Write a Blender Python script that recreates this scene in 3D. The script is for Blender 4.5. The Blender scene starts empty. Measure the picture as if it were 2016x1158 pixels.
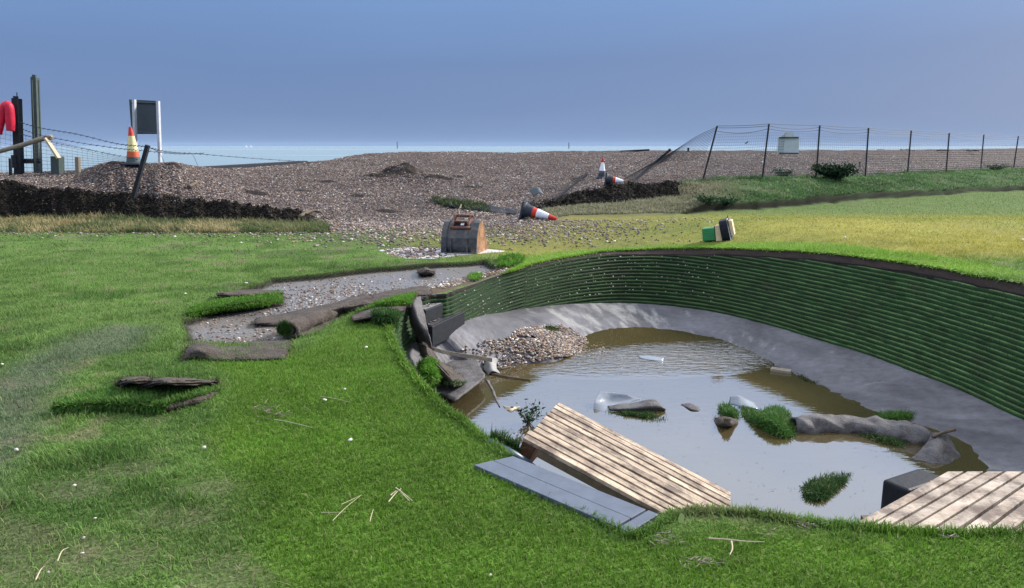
import bpy, math, random
import numpy as np
from mathutils import Vector, Matrix, Euler, noise as mnoise
R = math.radians
rng = np.random.default_rng(7); random.seed(7)
S = bpy.context.scene; COL = S.collection

# ------------------------------------------------------------------ camera
FPX = 1500.0; H = 1.7
PITCH = math.atan((579-288)/FPX); CP, SP = math.cos(PITCH), math.sin(PITCH)
cd = bpy.data.cameras.new('camera'); cam = bpy.data.objects.new('camera', cd); COL.objects.link(cam)
cam.location = (0, 0, H); cam.rotation_euler = (math.pi/2-PITCH, 0, 0)
cd.sensor_width = 36; cd.lens = FPX/2016*36; cd.clip_start = .05; cd.clip_end = 60000
S.camera = cam
# ------------------------------------------------------------------ sky and sun
SUN_EL, SUN_AZ = R(30), R(62)          # azimuth from +Y towards +X
w = bpy.data.worlds.new('World'); S.world = w; w.use_nodes = True
nt = w.node_tree; N = nt.nodes; L = nt.links; bg = N['Background']
sky = N.new('ShaderNodeTexSky'); sky.sky_type = 'NISHITA'; sky.sun_disc = False
sky.sun_elevation = SUN_EL; sky.sun_rotation = SUN_AZ; sky.dust_density = 3
tc = N.new('ShaderNodeTexCoord'); sx = N.new('ShaderNodeSeparateXYZ'); L.new(tc.outputs['Generated'], sx.inputs[0])
mp = N.new('ShaderNodeMapping'); mp.inputs['Scale'].default_value = (1.2, 1.2, 7); L.new(tc.outputs['Generated'], mp.inputs[0])
nz = N.new('ShaderNodeTexNoise'); nz.inputs['Scale'].default_value = 1.6; nz.inputs['Detail'].default_value = 5; L.new(mp.outputs[0], nz.inputs[0])
ad = N.new('ShaderNodeMath'); ad.operation = 'MULTIPLY_ADD'; L.new(nz.outputs[0], ad.inputs[0]); ad.inputs[1].default_value = .07
L.new(sx.outputs[2], ad.inputs[2])
cr = N.new('ShaderNodeValToRGB'); L.new(ad.outputs[0], cr.inputs[0])
el = cr.color_ramp.elements
stops = [(0.0, (.128,.186,.305)), (.045, (.116,.180,.312)), (.08, (.096,.156,.292)), (.14, (.084,.142,.282)), (.21, (.100,.178,.348)),
         (.255, (.20,.32,.58)), (.31, (.40,.55,.88)), (.42, (.66,.80,1.08)), (.6, (.78,.86,1.02)), (1.0, (.88,.93,1.02))]
while len(el) < len(stops): el.new(.5)
for e, (p, c) in zip(el, stops): e.position = p; e.color = (*c, 1)
sb = N.new('ShaderNodeVectorMath'); sb.operation = 'SCALE'; sb.inputs['Scale'].default_value = 10.0; L.new(cr.outputs[0], sb.inputs[0])
mx = N.new('ShaderNodeMix'); mx.data_type = 'RGBA'; mx.inputs[0].default_value = .93
L.new(sky.outputs[0], mx.inputs[6]); L.new(sb.outputs[0], mx.inputs[7])
L.new(mx.outputs[2], bg.inputs[0]); bg.inputs[1].default_value = .1
sl = bpy.data.lights.new('sun', 'SUN'); sl.energy = 4.4; sl.angle = R(10); sl.color = (1, .95, .87)
so = bpy.data.objects.new('sun', sl); COL.objects.link(so)
sd = Vector((math.sin(SUN_AZ)*math.cos(SUN_EL), math.cos(SUN_AZ)*math.cos(SUN_EL), math.sin(SUN_EL)))
so.rotation_euler = sd.to_track_quat('Z', 'Y').to_euler(); so.location = (20, 10, 20)
S.view_settings.view_transform = 'Standard'; S.view_settings.look = 'None'; S.view_settings.exposure = .78; S.view_settings.gamma = 1

# ------------------------------------------------------------------ projection helpers (photo pixel <-> place)
def ray(u, v):
    x = (np.asarray(u, float)-1008)/FPX; q = (579-np.asarray(v, float))/FPX
    return x/(CP+q*SP), (-SP+q*CP)/(CP+q*SP)          # dx/dy, dz/dy
def P(u, v, z=0.):                                     # point on the level z
    a, b = ray(u, v); y = (z-H)/b
    return np.array([a*y, y, z])
def PY(u, v, y):                                       # point at distance y
    a, b = ray(u, v); return np.array([a*y, y, H+b*y])
def proj(x, y, z):
    dz = z-H; f = y*CP-dz*SP; up = y*SP+dz*CP
    return 1008+FPX*x/f, 579-FPX*up/f
def ss(t): t = np.clip(t, 0, 1); return t*t*(3-2*t)

# value noise on numpy
_g = rng.random((256, 256)).astype(np.float32)
def vn(x, y):
    x = np.asarray(x, float); y = np.asarray(y, float)
    xi = np.floor(x).astype(int); yi = np.floor(y).astype(int); fx = x-xi; fy = y-yi
    fx = fx*fx*(3-2*fx); fy = fy*fy*(3-2*fy)
    a = _g[xi & 255, yi & 255]; b = _g[(xi+1) & 255, yi & 255]; c = _g[xi & 255, (yi+1) & 255]; d = _g[(xi+1) & 255, (yi+1) & 255]
    return (a*(1-fx)+b*fx)*(1-fy)+(c*(1-fx)+d*fx)*fy
def fbm(x, y, s=1., o=4, seed=0):
    t = 0; a = .5; x = np.asarray(x)*s+seed*17.3; y = np.asarray(y)*s+seed*9.1
    for _ in range(o): t = t+a*(vn(x, y)-.5); x = x*2.03+5.1; y = y*2.03+1.7; a *= .5
    return t*2          # about -1..1
def sdist(px, py, poly):                               # signed distance, >0 inside
    px = np.asarray(px, float); py = np.asarray(py, float); poly = np.asarray(poly)[:, :2]
    d = np.full(px.shape, 1e9); ins = np.zeros(px.shape, bool)
    for i in range(len(poly)):
        ax, ay = poly[i-1]; bx, by = poly[i]
        ex, ey = bx-ax, by-ay; l = ex*ex+ey*ey+1e-12
        t = np.clip(((px-ax)*ex+(py-ay)*ey)/l, 0, 1)
        d = np.minimum(d, (px-ax-t*ex)**2+(py-ay-t*ey)**2)
        if ay != by:
            ins ^= ((ay > py) != (by > py)) & (px < ex*(py-ay)/(by-ay)+ax)
    d = np.sqrt(d); return np.where(ins, d, -d)
def catmull(pts, n, closed=False):
    pts = np.asarray(pts, float); m = len(pts)
    if closed: idx = np.linspace(0, m, n, endpoint=False)
    else: idx = np.linspace(0, m-1, n)
    i = np.floor(idx).astype(int); t = (idx-i)[:, None]
    if closed: g = lambda k: pts[(i+k) % m]
    else:
        ext = np.vstack([2*pts[0]-pts[1], pts, 2*pts[-1]-pts[-2], 2*pts[-1]-pts[-2]])
        g = lambda k: ext[np.clip(i+k+1, 0, len(ext)-1)]
    a, b, c, d = g(-1), g(0), g(1), g(2)
    return .5*(2*b+(c-a)*t+(2*a-5*b+4*c-d)*t*t+(3*b-a-3*c+d)*t**3)
def at_ground_poly(px, z=0.): return np.array([P(u, v, z)[:2] for u, v in px])

# ------------------------------------------------------------------ the terrain's height
ST = np.array([  # u, y0, y1, v1, y2, v2, y3, v3
 (-900,15.5,18,432,18.7,362,22,343),(0,15.5,18,432,18.7,364,22,343),(150,15.5,18,432,18.7,378,21.5,337),(205,15.5,18,432,18.7,388,20.5,322),(240,15.5,18,433,18.7,391,20.3,320),
 (290,15.5,18,434,18.7,393,20.5,323),(340,15.5,18,436,18.7,397,20.5,320),(385,15.5,18,437,18.7,402,22,330),(430,15.5,18,438,18.7,404,24,334),(500,15.5,18,440,18.7,411,27,332),
 (560,15.5,18,440,18.6,419,28,327),(640,15.5,17.5,442,18.3,434,31,317),(700,16,17.5,441,19,424,35,306),(760,16,17.5,440,19.2,420,37,301),(850,16,17.5,439,19.5,416,38,299),
 (1020,16.5,18.3,430,20,405,40,300),(1080,17.5,19.8,412,20.4,396,41,299),(1130,18.2,20.4,406,21.1,382,42,298),(1200,18.5,21,401,21.9,366,42,298),(1250,18.5,21.3,396,22.2,362,42,297),
 (1330,18.6,21.6,386,22.8,362,43,297),(1400,19.5,21.6,390,24.6,354,45,297),(1500,20.4,22.5,383,25,350,45,297),(1600,21.8,24,374,26.5,347,46,296),(1700,23.6,26,368,28,345,47,296),
 (1800,25.5,28,362,31,340,50,295),(1935,28,32,354,37,334,58,293),(2016,29,34,351,40,332,62,292),(2900,29,34,351,40,332,62,290)], float)
def zv(y, v):
    q = (579-v)/FPX; return H+y*np.tan(np.arctan(q)-PITCH)
ST2 = np.column_stack([ST[:,0], ST[:,1], ST[:,2], zv(ST[:,2], ST[:,3]), ST[:,4], zv(ST[:,4], ST[:,5]), ST[:,6], zv(ST[:,6], ST[:,7])])
def stations(x, y):
    u = 1008+1527*x/np.maximum(y, 1.)
    s = [np.interp(u, ST2[:,0], ST2[:,k]) for k in range(1, 8)]
    wob = fbm(u/60, 0*u, 1, 4, 3)*.4+fbm(u/14, 0*u, 1, 3, 5)*.22
    s[1] = s[1]+wob; s[3] = s[3]+wob+(fbm(u/9, 0*u, 1, 3, 8)*.28+fbm(u/3.5, 0*u, 1, 2, 9)*.10)*((u < 620)|((u > 1060) & (u < 1345)))
    return u, s
PATCH = at_ground_poly([(370,672),(366,628),(440,604),(556,590),(556,572),(470,572),(540,547),(640,538),(740,528),(850,519),(955,512),(985,528),(930,548),(860,566),(760,588),(700,604),(640,640),(560,672)])
PUD = at_ground_poly([(738,491),(800,484),(870,486),(950,487),(1012,493),(960,499),(900,503),(850,508),(800,509),(760,500)])
def lawn(x, y):
    z = .35*ss((x-2)/3.5)*(1-ss((y-13)/7))
    z = z+.025*fbm(x, y, .55, 3, 1)*ss((y-1)/3)+.010*fbm(x, y, 2.3, 3, 2)
    return z
def zt(x, y):
    x = np.asarray(x, float); y = np.asarray(y, float)
    u, (y0, y1, z1, y2, z2, y3, z3) = stations(x, y)
    zl = lawn(x, y)
    z = np.where(y < y0, 0, 0.)
    seg = lambda ya, za, yb, zb: za+(zb-za)*(y-ya)/np.maximum(yb-ya, .05)
    z = np.where(y >= y0, seg(y0, 0, y1, z1), z)
    z = np.where(y >= y1, seg(y1, z1, y2, z2), z)
    t = np.clip((y-y2)/(y3-y2), 0, 1)
    z = np.where(y >= y2, z2+(z3-z2)*(t*.55+.45*np.sin(t*math.pi/2)), z)
    z = np.where(y >= y3, z3-np.maximum(z3+2.4, 0)*ss((y-y3)/28), z)
    k = ss((y-y2)/1.5)*(1-ss((y-y3-20)/10)*.7)
    lump = .055*fbm(x, y, .8, 4, 4)+.03*fbm(x, y, 3.1, 3, 6)
    z = z+k*lump
    # the dark hummocks thrown up on the shingle
    for (hu, hy, hr, ha) in ((790, 25.5, .75, .45), (735, 25, .8, .15), (850, 25, .8, .16), (905, 26, .9, .06), (470, 21.5, .5, .06), (215, 20.2, .22, .12), (690, 24, .9, .08)):
        hx = (hu-1008)/1527*hy; z = z+ha*np.exp(-(((x-hx)/hr)**2+((y-hy)/(hr*.8))**2))*(1+.5*fbm(x, y, 2.5, 2, 9))
    bank = ss((u-1290)/60)*ss((y-y0)/.3)*(1-ss((y-y2)/1.0))
    z = z+bank*(.09*fbm(x, y, 1.1, 3, 7))+.05*fbm(x,y,3,2,3)*bank
    z = z+.15*ss((u-1330)/80)*ss((y-y0-.40)/.10)*(1-ss((y-y1)/np.maximum(y2-y1, .3)))
    sc_ = ((u < 640) | ((u > 1050) & (u < 1345)))*ss((y-y1+.1)/.2)*(1-ss((y-y2-.1)/.25))
    z = z+sc_*(.16*fbm(x, y, 2.6, 3, 33)+.13*fbm(x, y, 8, 2, 34))
    z = z+zl*(1-ss((y-y0)/2))
    pd_ = (y > 11) & (y < 14) & (x < 1) & (x > -4)
    if pd_.any():
        w_ = np.zeros(x.shape); w_[pd_] = ss((sdist(x[pd_], y[pd_], PUD)+.05)/.15); z = z*(1-w_)+w_*(-.028+.022*fbm(x, y, 4, 3, 5))
    # peeled patch of bare mud, a turf's thickness down
    near = (y < 13) & (x < 2)
    if near.any():
        sd_ = np.full(x.shape, -9.); sd_[near] = sdist(x[near], y[near], PATCH)
        z = z-.075*ss((sd_+.04+.06*fbm(x, y, 3, 2, 2))/.06)
    return z
def G(u, v):                                            # where the ray through a pixel meets the terrain
    a, b = ray(u, v)
    ys = np.geomspace(2, 70, 3000); f = (H+b*ys)-zt(a*ys, ys)
    i = np.argmax(f < 0); y = ys[i]; x = a*y
    return np.array([x, y, float(zt(np.array([x]), np.array([y]))[0])])

def humf(xf, yf):
    hum = np.zeros(len(xf))
    for (hu, hy, hr) in ((795,25.3,.8),(735,24.8,.6),(860,25,.65),(700,22,.4),(930,24,.4),(640,24,.4),(905,26,.5),(215,20.2,.25),(340,20.5,.3),(500,21,.4),(590,22,.4),(760,19.5,.5),(900,20,.5)):
        hx = (hu-1008)/1527*hy; hum = np.maximum(hum, np.exp(-(((xf-hx)/hr)**2+((yf-hy)/(hr*.8))**2))*(.8+fbm(xf, yf, 3, 3, 31)))
    return hum
# ------------------------------------------------------------------ tagging / building
def tag(o, label=None, cat=None, group=None, kind=None):
    if label: o['label'] = label
    if cat: o['category'] = cat
    if group: o['group'] = group
    if kind: o['kind'] = kind
    return o
def thing(name, label, cat, loc=(0,0,0), rot=(0,0,0), group=None, mat=None):
    o = bpy.data.objects.new(name, None); COL.objects.link(o); o.empty_display_size = .1
    o.location = loc
    if mat is not None: o.rotation_euler = mat.to_euler()
    else: o.rotation_euler = rot
    return tag(o, label, cat, group)
class MB:
    def __init__(s): s.v = []; s.f = []; s.c = []; s.n = 0
    def add(s, v, f, c=None):
        v = np.asarray(v, float).reshape(-1, 3)
        s.v.append(v); s.f += [tuple(int(i)+s.n for i in q) for q in f]; s.n += len(v)
        s.c.append(np.tile(c, (len(v), 1)) if c is not None and np.ndim(c) == 1 else (c if c is not None else np.ones((len(v), 3))))
        return s
    def box(s, c, size, rot=None, c3=None, bev=0.):
        hx, hy, hz = np.array(size)/2
        v = np.array([(a*hx, b*hy, d*hz) for a in (-1, 1) for b in (-1, 1) for d in (-1, 1)])
        if rot is not None: v = v @ np.array(rot).T
        return s.add(v+np.array(c), [(0,1,3,2),(4,6,7,5),(0,4,5,1),(2,3,7,6),(0,2,6,4),(1,5,7,3)], c3)
    def tube(s, pts, r, k=8, c3=None, cap=True):
        pts = np.asarray(pts, float); n = len(pts); r = np.broadcast_to(r, (n,))
        T = np.gradient(pts, axis=0); T /= np.linalg.norm(T, axis=1)[:, None]+1e-9
        up = np.array([0, 0, 1.]) if abs(T[0][2]) < .9 else np.array([1., 0, 0])
        A = np.cross(T, up); A /= np.linalg.norm(A, axis=1)[:, None]+1e-9; B = np.cross(T, A)
        th = np.arange(k)*2*math.pi/k
        v = pts[:, None]+r[:, None, None]*(np.cos(th)[None, :, None]*A[:, None]+np.sin(th)[None, :, None]*B[:, None])
        f = [(i*k+j, i*k+(j+1) % k, (i+1)*k+(j+1) % k, (i+1)*k+j) for i in range(n-1) for j in range(k)]
        if cap: f += [tuple(range(k))[::-1], tuple((n-1)*k+j for j in range(k))]
        return s.add(v.reshape(-1, 3), f, c3)
    def lathe(s, prof, k=24, c3=None):
        th = np.arange(k)*2*math.pi/k; n = len(prof)
        v = np.array([[(r*math.cos(t), r*math.sin(t), z) for t in th] for r, z in prof])
        return s.add(v.reshape(-1, 3), [(i*k+j, i*k+(j+1) % k, (i+1)*k+(j+1) % k, (i+1)*k+j) for i in range(n-1) for j in range(k)]+[tuple((n-1)*k+j for j in range(k)), tuple(range(k))[::-1]], c3)
    def prism(s, prof, x0, x1, c3=None):                # prof in (y, z), extruded along x
        n = len(prof); v = [(x0, y, z) for y, z in prof]+[(x1, y, z) for y, z in prof]
        return s.add(v, [tuple(range(n))[::-1], tuple(range(n, 2*n))]+[(i, (i+1) % n, n+(i+1) % n, n+i) for i in range(n)], c3)
    def build(s, name, mat, parent=None, smooth=False, bevel=0.):
        me = bpy.data.meshes.new(name); me.from_pydata(np.vstack(s.v).tolist(), [], s.f)
        at = me.color_attributes.new('col', 'FLOAT_COLOR', 'POINT')
        at.data.foreach_set('color', np.column_stack([np.vstack(s.c), np.ones(s.n)]).astype(np.float32).ravel())
        return finish(me, name, mat, parent, smooth, bevel)
def finish(me, name, mat, parent=None, smooth=False, bevel=0.):
    me.materials.append(mat)
    if smooth: me.polygons.foreach_set('use_smooth', [True]*len(me.polygons))
    me.update()
    o = bpy.data.objects.new(name, me); COL.objects.link(o); o.parent = parent
    if bevel: m = o.modifiers.new('bevel', 'BEVEL'); m.width = bevel; m.segments = 2; m.limit_method = 'ANGLE'
    return o
def fast_mesh(name, v, faces, col, mat, parent=None, smooth=False, extra=None):
    """v (N,3), faces = list of int arrays each (M,k)"""
    me = bpy.data.meshes.new(name); me.vertices.add(len(v)); me.vertices.foreach_set('co', np.asarray(v, np.float32).ravel())
    li = np.concatenate([f.ravel() for f in faces]).astype(np.int32); tot = np.concatenate([np.full(len(f), f.shape[1]) for f in faces])
    me.loops.add(len(li)); me.loops.foreach_set('vertex_index', li)
    me.polygons.add(len(tot)); st = np.concatenate([[0], np.cumsum(tot)[:-1]]).astype(np.int32)
    me.polygons.foreach_set('loop_start', st)
    if smooth: me.polygons.foreach_set('use_smooth', [True]*len(tot))
    me.update(calc_edges=True); me.validate()
    for nm, c in [('col', col)]+(extra or []):
        a = me.color_attributes.new(nm, 'FLOAT_COLOR', 'POINT')
        a.data.foreach_set('color', np.column_stack([c, np.ones(len(v))]).astype(np.float32).ravel())
    me.materials.append(mat)
    o = bpy.data.objects.new(name, me); COL.objects.link(o); o.parent = parent
    return o

# ------------------------------------------------------------------ materials
def mat(name, base=None, rough=.8, nscale=None, namp=.25, bump=0., bscale=40, metal=0., spec=.3, attr=False, second=None, sscale=6, swidth=.1, stretch=None, coat=0., trans=0.):
    m = bpy.data.materials.new(name); m.use_nodes = True; t = m.node_tree; n = t.nodes; l = t.links; b = n['Principled BSDF']
    b.inputs['Roughness'].default_value = rough; b.inputs['Metallic'].default_value = metal; b.inputs['Specular IOR Level'].default_value = spec
    if coat: b.inputs['Coat Weight'].default_value = coat; b.inputs['Coat Roughness'].default_value = .1
    tc = n.new('ShaderNodeTexCoord'); src = tc.outputs['Object']
    if stretch:
        mpn = n.new('ShaderNodeMapping'); mpn.inputs['Scale'].default_value = stretch; l.new(src, mpn.inputs[0]); src = mpn.outputs[0]
    if attr:
        a = n.new('ShaderNodeVertexColor'); a.layer_name = 'col'; c = a.outputs[0]
        if base is not None:
            q = n.new('ShaderNodeMix'); q.data_type = 'RGBA'; q.blend_type = 'MULTIPLY'; q.inputs[0].default_value = 1; l.new(c, q.inputs[6]); q.inputs[7].default_value = (*base, 1); c = q.outputs[2]
    else:
        r = n.new('ShaderNodeRGB'); r.outputs[0].default_value = (*base, 1); c = r.outputs[0]
    if second is not None:
        z = n.new('ShaderNodeTexNoise'); z.inputs['Scale'].default_value = sscale; z.inputs['Detail'].default_value = 8; z.inputs['Roughness'].default_value = .65; l.new(src, z.inputs[0])
        k = n.new('ShaderNodeMapRange'); k.inputs[1].default_value = .5-swidth/2; k.inputs[2].default_value = .5+swidth/2+.05; l.new(z.outputs[0], k.inputs[0])
        q = n.new('ShaderNodeMix'); q.data_type = 'RGBA'; l.new(k.outputs[0], q.inputs[0]); l.new(c, q.inputs[6]); q.inputs[7].default_value = (*second, 1); c = q.outputs[2]
    if nscale:
        z = n.new('ShaderNodeTexNoise'); z.inputs['Scale'].default_value = nscale; z.inputs['Detail'].default_value = 6; z.inputs['Roughness'].default_value = .7; l.new(src, z.inputs[0])
        k = n.new('ShaderNodeMapRange'); k.inputs[1].default_value = .25; k.inputs[2].default_value = .75; k.inputs[3].default_value = 1-namp; k.inputs[4].default_value = 1+namp; l.new(z.outputs[0], k.inputs[0])
        q = n.new('ShaderNodeVectorMath'); q.operation = 'SCALE'; l.new(c, q.inputs[0]); l.new(k.outputs[0], q.inputs['Scale']); c = q.outputs[0]
    l.new(c, b.inputs['Base Color'])
    if bump:
        z = n.new('ShaderNodeTexNoise'); z.inputs['Scale'].default_value = bscale; z.inputs['Detail'].default_value = 5; l.new(src, z.inputs[0])
        u = n.new('ShaderNodeBump'); u.inputs['Strength'].default_value = 1; u.inputs['Distance'].default_value = bump; l.new(z.outputs[0], u.inputs['Height']); l.new(u.outputs[0], b.inputs['Normal'])
    return m
def mat_ground():
    m = bpy.data.materials.new('ground'); m.use_nodes = True; t = m.node_tree; n = t.nodes; l = t.links; b = n['Principled BSDF']
    tc = n.new('ShaderNodeTexCoord'); P_ = tc.outputs['Object']
    c = n.new('ShaderNodeVertexColor'); c.layer_name = 'col'; mk = n.new('ShaderNodeVertexColor'); mk.layer_name = 'mask'
    sp = n.new('ShaderNodeSeparateColor'); l.new(mk.outputs[0], sp.inputs[0])      # R stones, G wet
    nz = n.new('ShaderNodeTexNoise'); nz.inputs['Scale'].default_value = 55; nz.inputs['Detail'].default_value = 6; l.new(P_, nz.inputs[0])
    k = n.new('ShaderNodeMapRange'); k.inputs[1].default_value = .3; k.inputs[2].default_value = .7; k.inputs[3].default_value = .55; k.inputs[4].default_value = 1.45; l.new(nz.outputs[0], k.inputs[0])
    s1 = n.new('ShaderNodeVectorMath'); s1.operation = 'SCALE'; l.new(c.outputs[0], s1.inputs[0]); l.new(k.outputs[0], s1.inputs['Scale'])
    vo = n.new('ShaderNodeTexVoronoi'); vo.inputs['Scale'].default_value = 17; l.new(P_, vo.inputs[0])
    rp = n.new('ShaderNodeValToRGB'); e = rp.color_ramp.elements; rp.color_ramp.interpolation = 'CONSTANT'
    cs = [(0,(.14,.11,.11)),(.25,(.20,.16,.15)),(.45,(.08,.065,.068)),(.6,(.24,.19,.165)),(.78,(.15,.10,.075)),(.88,(.13,.125,.14)),(.96,(.45,.42,.39))]
    while len(e) < len(cs): e.new(.5)
    for q, (p, cc) in zip(e, cs): q.position = p; q.color = (*cc, 1)
    sc = n.new('ShaderNodeSeparateColor'); l.new(vo.outputs['Color'], sc.inputs[0]); l.new(sc.outputs[0], rp.inputs[0])
    dk = n.new('ShaderNodeMapRange'); dk.inputs[1].default_value = .25; dk.inputs[2].default_value = .62; dk.inputs[3].default_value = 1.0; dk.inputs[4].default_value = .25; l.new(vo.outputs['Distance'], dk.inputs[0])
    s2 = n.new('ShaderNodeVectorMath'); s2.operation = 'SCALE'; l.new(rp.outputs[0], s2.inputs[0]); l.new(dk.outputs[0], s2.inputs['Scale'])
    s3 = n.new('ShaderNodeMix'); s3.data_type = 'RGBA'; s3.blend_type = 'MULTIPLY'; s3.inputs[0].default_value = 1; l.new(s2.outputs[0], s3.inputs[6]); s3.inputs[7].default_value = (1,1,1,1)
    mx = n.new('ShaderNodeMix'); mx.data_type = 'RGBA'; l.new(sp.outputs[0], mx.inputs[0]); l.new(s1.outputs[0], mx.inputs[6]); l.new(s3.outputs[2], mx.inputs[7])
    l.new(mx.outputs[2], b.inputs['Base Color'])
    rg = n.new('ShaderNodeMapRange'); rg.inputs[3].default_value = .9; rg.inputs[4].default_value = .22; l.new(sp.outputs[1], rg.inputs[0]); l.new(rg.outputs[0], b.inputs['Roughness'])
    sg = n.new('ShaderNodeMapRange'); sg.inputs[3].default_value = .03; sg.inputs[4].default_value = .5; l.new(sp.outputs[1], sg.inputs[0]); l.new(sg.outputs[0], b.inputs['Specular IOR Level'])
    b1 = n.new('ShaderNodeBump'); b1.inputs['Strength'].default_value = 1; b1.inputs['Distance'].default_value = .012; l.new(nz.outputs[0], b1.inputs['Height'])
    iv = n.new('ShaderNodeMath'); iv.operation = 'MULTIPLY_ADD'; l.new(vo.outputs['Distance'], iv.inputs[0]); iv.inputs[1].default_value = -1; iv.inputs[2].default_value = 1
    iv2 = n.new('ShaderNodeMath'); iv2.operation = 'MULTIPLY'; l.new(iv.outputs[0], iv2.inputs[0]); l.new(sp.outputs[0], iv2.inputs[1])
    b2 = n.new('ShaderNodeBump'); b2.inputs['Strength'].default_value = 1; b2.inputs['Distance'].default_value = .05; l.new(iv2.outputs[0], b2.inputs['Height']); l.new(b1.outputs[0], b2.inputs['Normal'])
    l.new(b2.outputs[0], b.inputs['Normal'])
    return m
def mat_water(name, mud, ior, bumpd, bsc, rough=.03, tint=(1,1,1), ripple=None, mudnoise=None, const=None):
    m = bpy.data.materials.new(name); m.use_nodes = True; t = m.node_tree; n = t.nodes; l = t.links
    n.remove(n['Principled BSDF']); out = n['Material Output']
    tc = n.new('ShaderNodeTexCoord')
    df = n.new('ShaderNodeBsdfDiffuse'); df.inputs[0].default_value = (*mud, 1)
    gl = n.new('ShaderNodeBsdfGlossy'); gl.inputs['Roughness'].default_value = rough; gl.inputs[0].default_value = (*tint, 1)
    nz = n.new('ShaderNodeTexNoise'); nz.inputs['Scale'].default_value = bsc; nz.inputs['Detail'].default_value = 3; 
    mp_ = n.new('ShaderNodeMapping'); mp_.inputs['Scale'].default_value = (1, 2.2, 1); l.new(tc.outputs['Object'], mp_.inputs[0]); l.new(mp_.outputs[0], nz.inputs[0])
    h = nz.outputs[0]
    if ripple:
        # a patch of wind ripples around (x, y, radius)
        vm = n.new('ShaderNodeVectorMath'); vm.operation = 'DISTANCE'; mq = n.new('ShaderNodeMapping'); mq.inputs['Location'].default_value = (-ripple[0], -ripple[1], 0)
        mq.vector_type = 'POINT'; l.new(tc.outputs['Object'], mq.inputs[0])
        ms = n.new('ShaderNodeMapping'); ms.inputs['Rotation'].default_value = (0, 0, R(-14)); l.new(mq.outputs[0], ms.inputs[0])
        mt = n.new('ShaderNodeMapping'); mt.inputs['Scale'].default_value = (.55, 1.5, 0); l.new(ms.outputs[0], mt.inputs[0]); l.new(mt.outputs[0], vm.inputs[0])
        mr = n.new('ShaderNodeMapRange'); mr.inputs[1].default_value = ripple[2]; mr.inputs[2].default_value = ripple[2]*.2; mr.inputs[3].default_value = .10; mr.inputs[4].default_value = 3.2; l.new(vm.outputs['Value'], mr.inputs[0])
        mm = n.new('ShaderNodeMath'); mm.operation = 'MULTIPLY'; l.new(h, mm.inputs[0]); l.new(mr.outputs[0], mm.inputs[1]); h = mm.outputs[0]
    bu = n.new('ShaderNodeBump'); bu.inputs['Distance'].default_value = bumpd; bu.inputs['Strength'].default_value = 1; l.new(h, bu.inputs['Height'])
    l.new(bu.outputs[0], gl.inputs['Normal'])
    fr = n.new('ShaderNodeFresnel'); fr.inputs[0].default_value = ior; l.new(bu.outputs[0], fr.inputs['Normal'])
    ms2 = n.new('ShaderNodeMixShader'); ms2.inputs[0].default_value = const or .5
    if const is None: l.new(fr.outputs[0], ms2.inputs[0])
    l.new(df.outputs[0], ms2.inputs[1]); l.new(gl.outputs[0], ms2.inputs[2]); l.new(ms2.outputs[0], out.inputs[0])
    if mudnoise:
        n2 = n.new('ShaderNodeTexNoise'); n2.inputs['Scale'].default_value = mudnoise; n2.inputs['Detail'].default_value = 5; l.new(tc.outputs['Object'], n2.inputs[0])
        k = n.new('ShaderNodeMapRange'); k.inputs[1].default_value = .3; k.inputs[2].default_value = .7; k.inputs[3].default_value = .75; k.inputs[4].default_value = 1.25; l.new(n2.outputs[0], k.inputs[0])
        q = n.new('ShaderNodeVectorMath'); q.operation = 'SCALE'; q.inputs[0].default_value = mud; l.new(k.outputs[0], q.inputs['Scale']); l.new(q.outputs[0], df.inputs[0])
    return m
def mat_grass():
    m = bpy.data.materials.new('grass'); m.use_nodes = True; t = m.node_tree; n = t.nodes; l = t.links; b = n['Principled BSDF']
    c = n.new('ShaderNodeVertexColor'); c.layer_name = 'col'; l.new(c.outputs[0], b.inputs['Base Color']); b.inputs['Roughness'].default_value = .6; b.inputs['Specular IOR Level'].default_value = .15
    tr = n.new('ShaderNodeBsdfTranslucent'); l.new(c.outputs[0], tr.inputs[0]); ms = n.new('ShaderNodeMixShader'); ms.inputs[0].default_value = .35
    l.new(b.outputs[0], ms.inputs[1]); l.new(tr.outputs[0], ms.inputs[2]); l.new(ms.outputs[0], n['Material Output'].inputs[0])
    return m
def mat_plank(name, st, base):
    m = mat(name, base, .75, nscale=30, namp=.25, bump=.003, bscale=40, stretch=st, second=(.24,.175,.13), sscale=2.2, swidth=.16)
    n = m.node_tree.nodes; l = m.node_tree.links; b = n['Principled BSDF']; src = b.inputs['Base Color'].links[0].from_socket
    tc = n.new('ShaderNodeTexCoord'); z = n.new('ShaderNodeTexNoise'); z.inputs['Scale'].default_value = 5.5; z.inputs['Detail'].default_value = 7; z.inputs['Roughness'].default_value = .7; l.new(tc.outputs['Object'], z.inputs[0])
    k = n.new('ShaderNodeMapRange'); k.inputs[1].default_value = .44; k.inputs[2].default_value = .60; k.inputs[4].default_value = .85; l.new(z.outputs[0], k.inputs[0])
    oi = n.new('ShaderNodeObjectInfo'); rr = n.new('ShaderNodeMapRange'); rr.inputs[3].default_value = .8; rr.inputs[4].default_value = 1.2; l.new(oi.outputs['Random'], rr.inputs[0])
    sc = n.new('ShaderNodeVectorMath'); sc.operation = 'SCALE'; l.new(src, sc.inputs[0]); l.new(rr.outputs[0], sc.inputs['Scale'])
    q = n.new('ShaderNodeMix'); q.data_type = 'RGBA'; l.new(k.outputs[0], q.inputs[0]); l.new(sc.outputs[0], q.inputs[6]); q.inputs[7].default_value = (.075,.052,.042,1); l.new(q.outputs[2], b.inputs['Base Color'])
    return m
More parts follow.
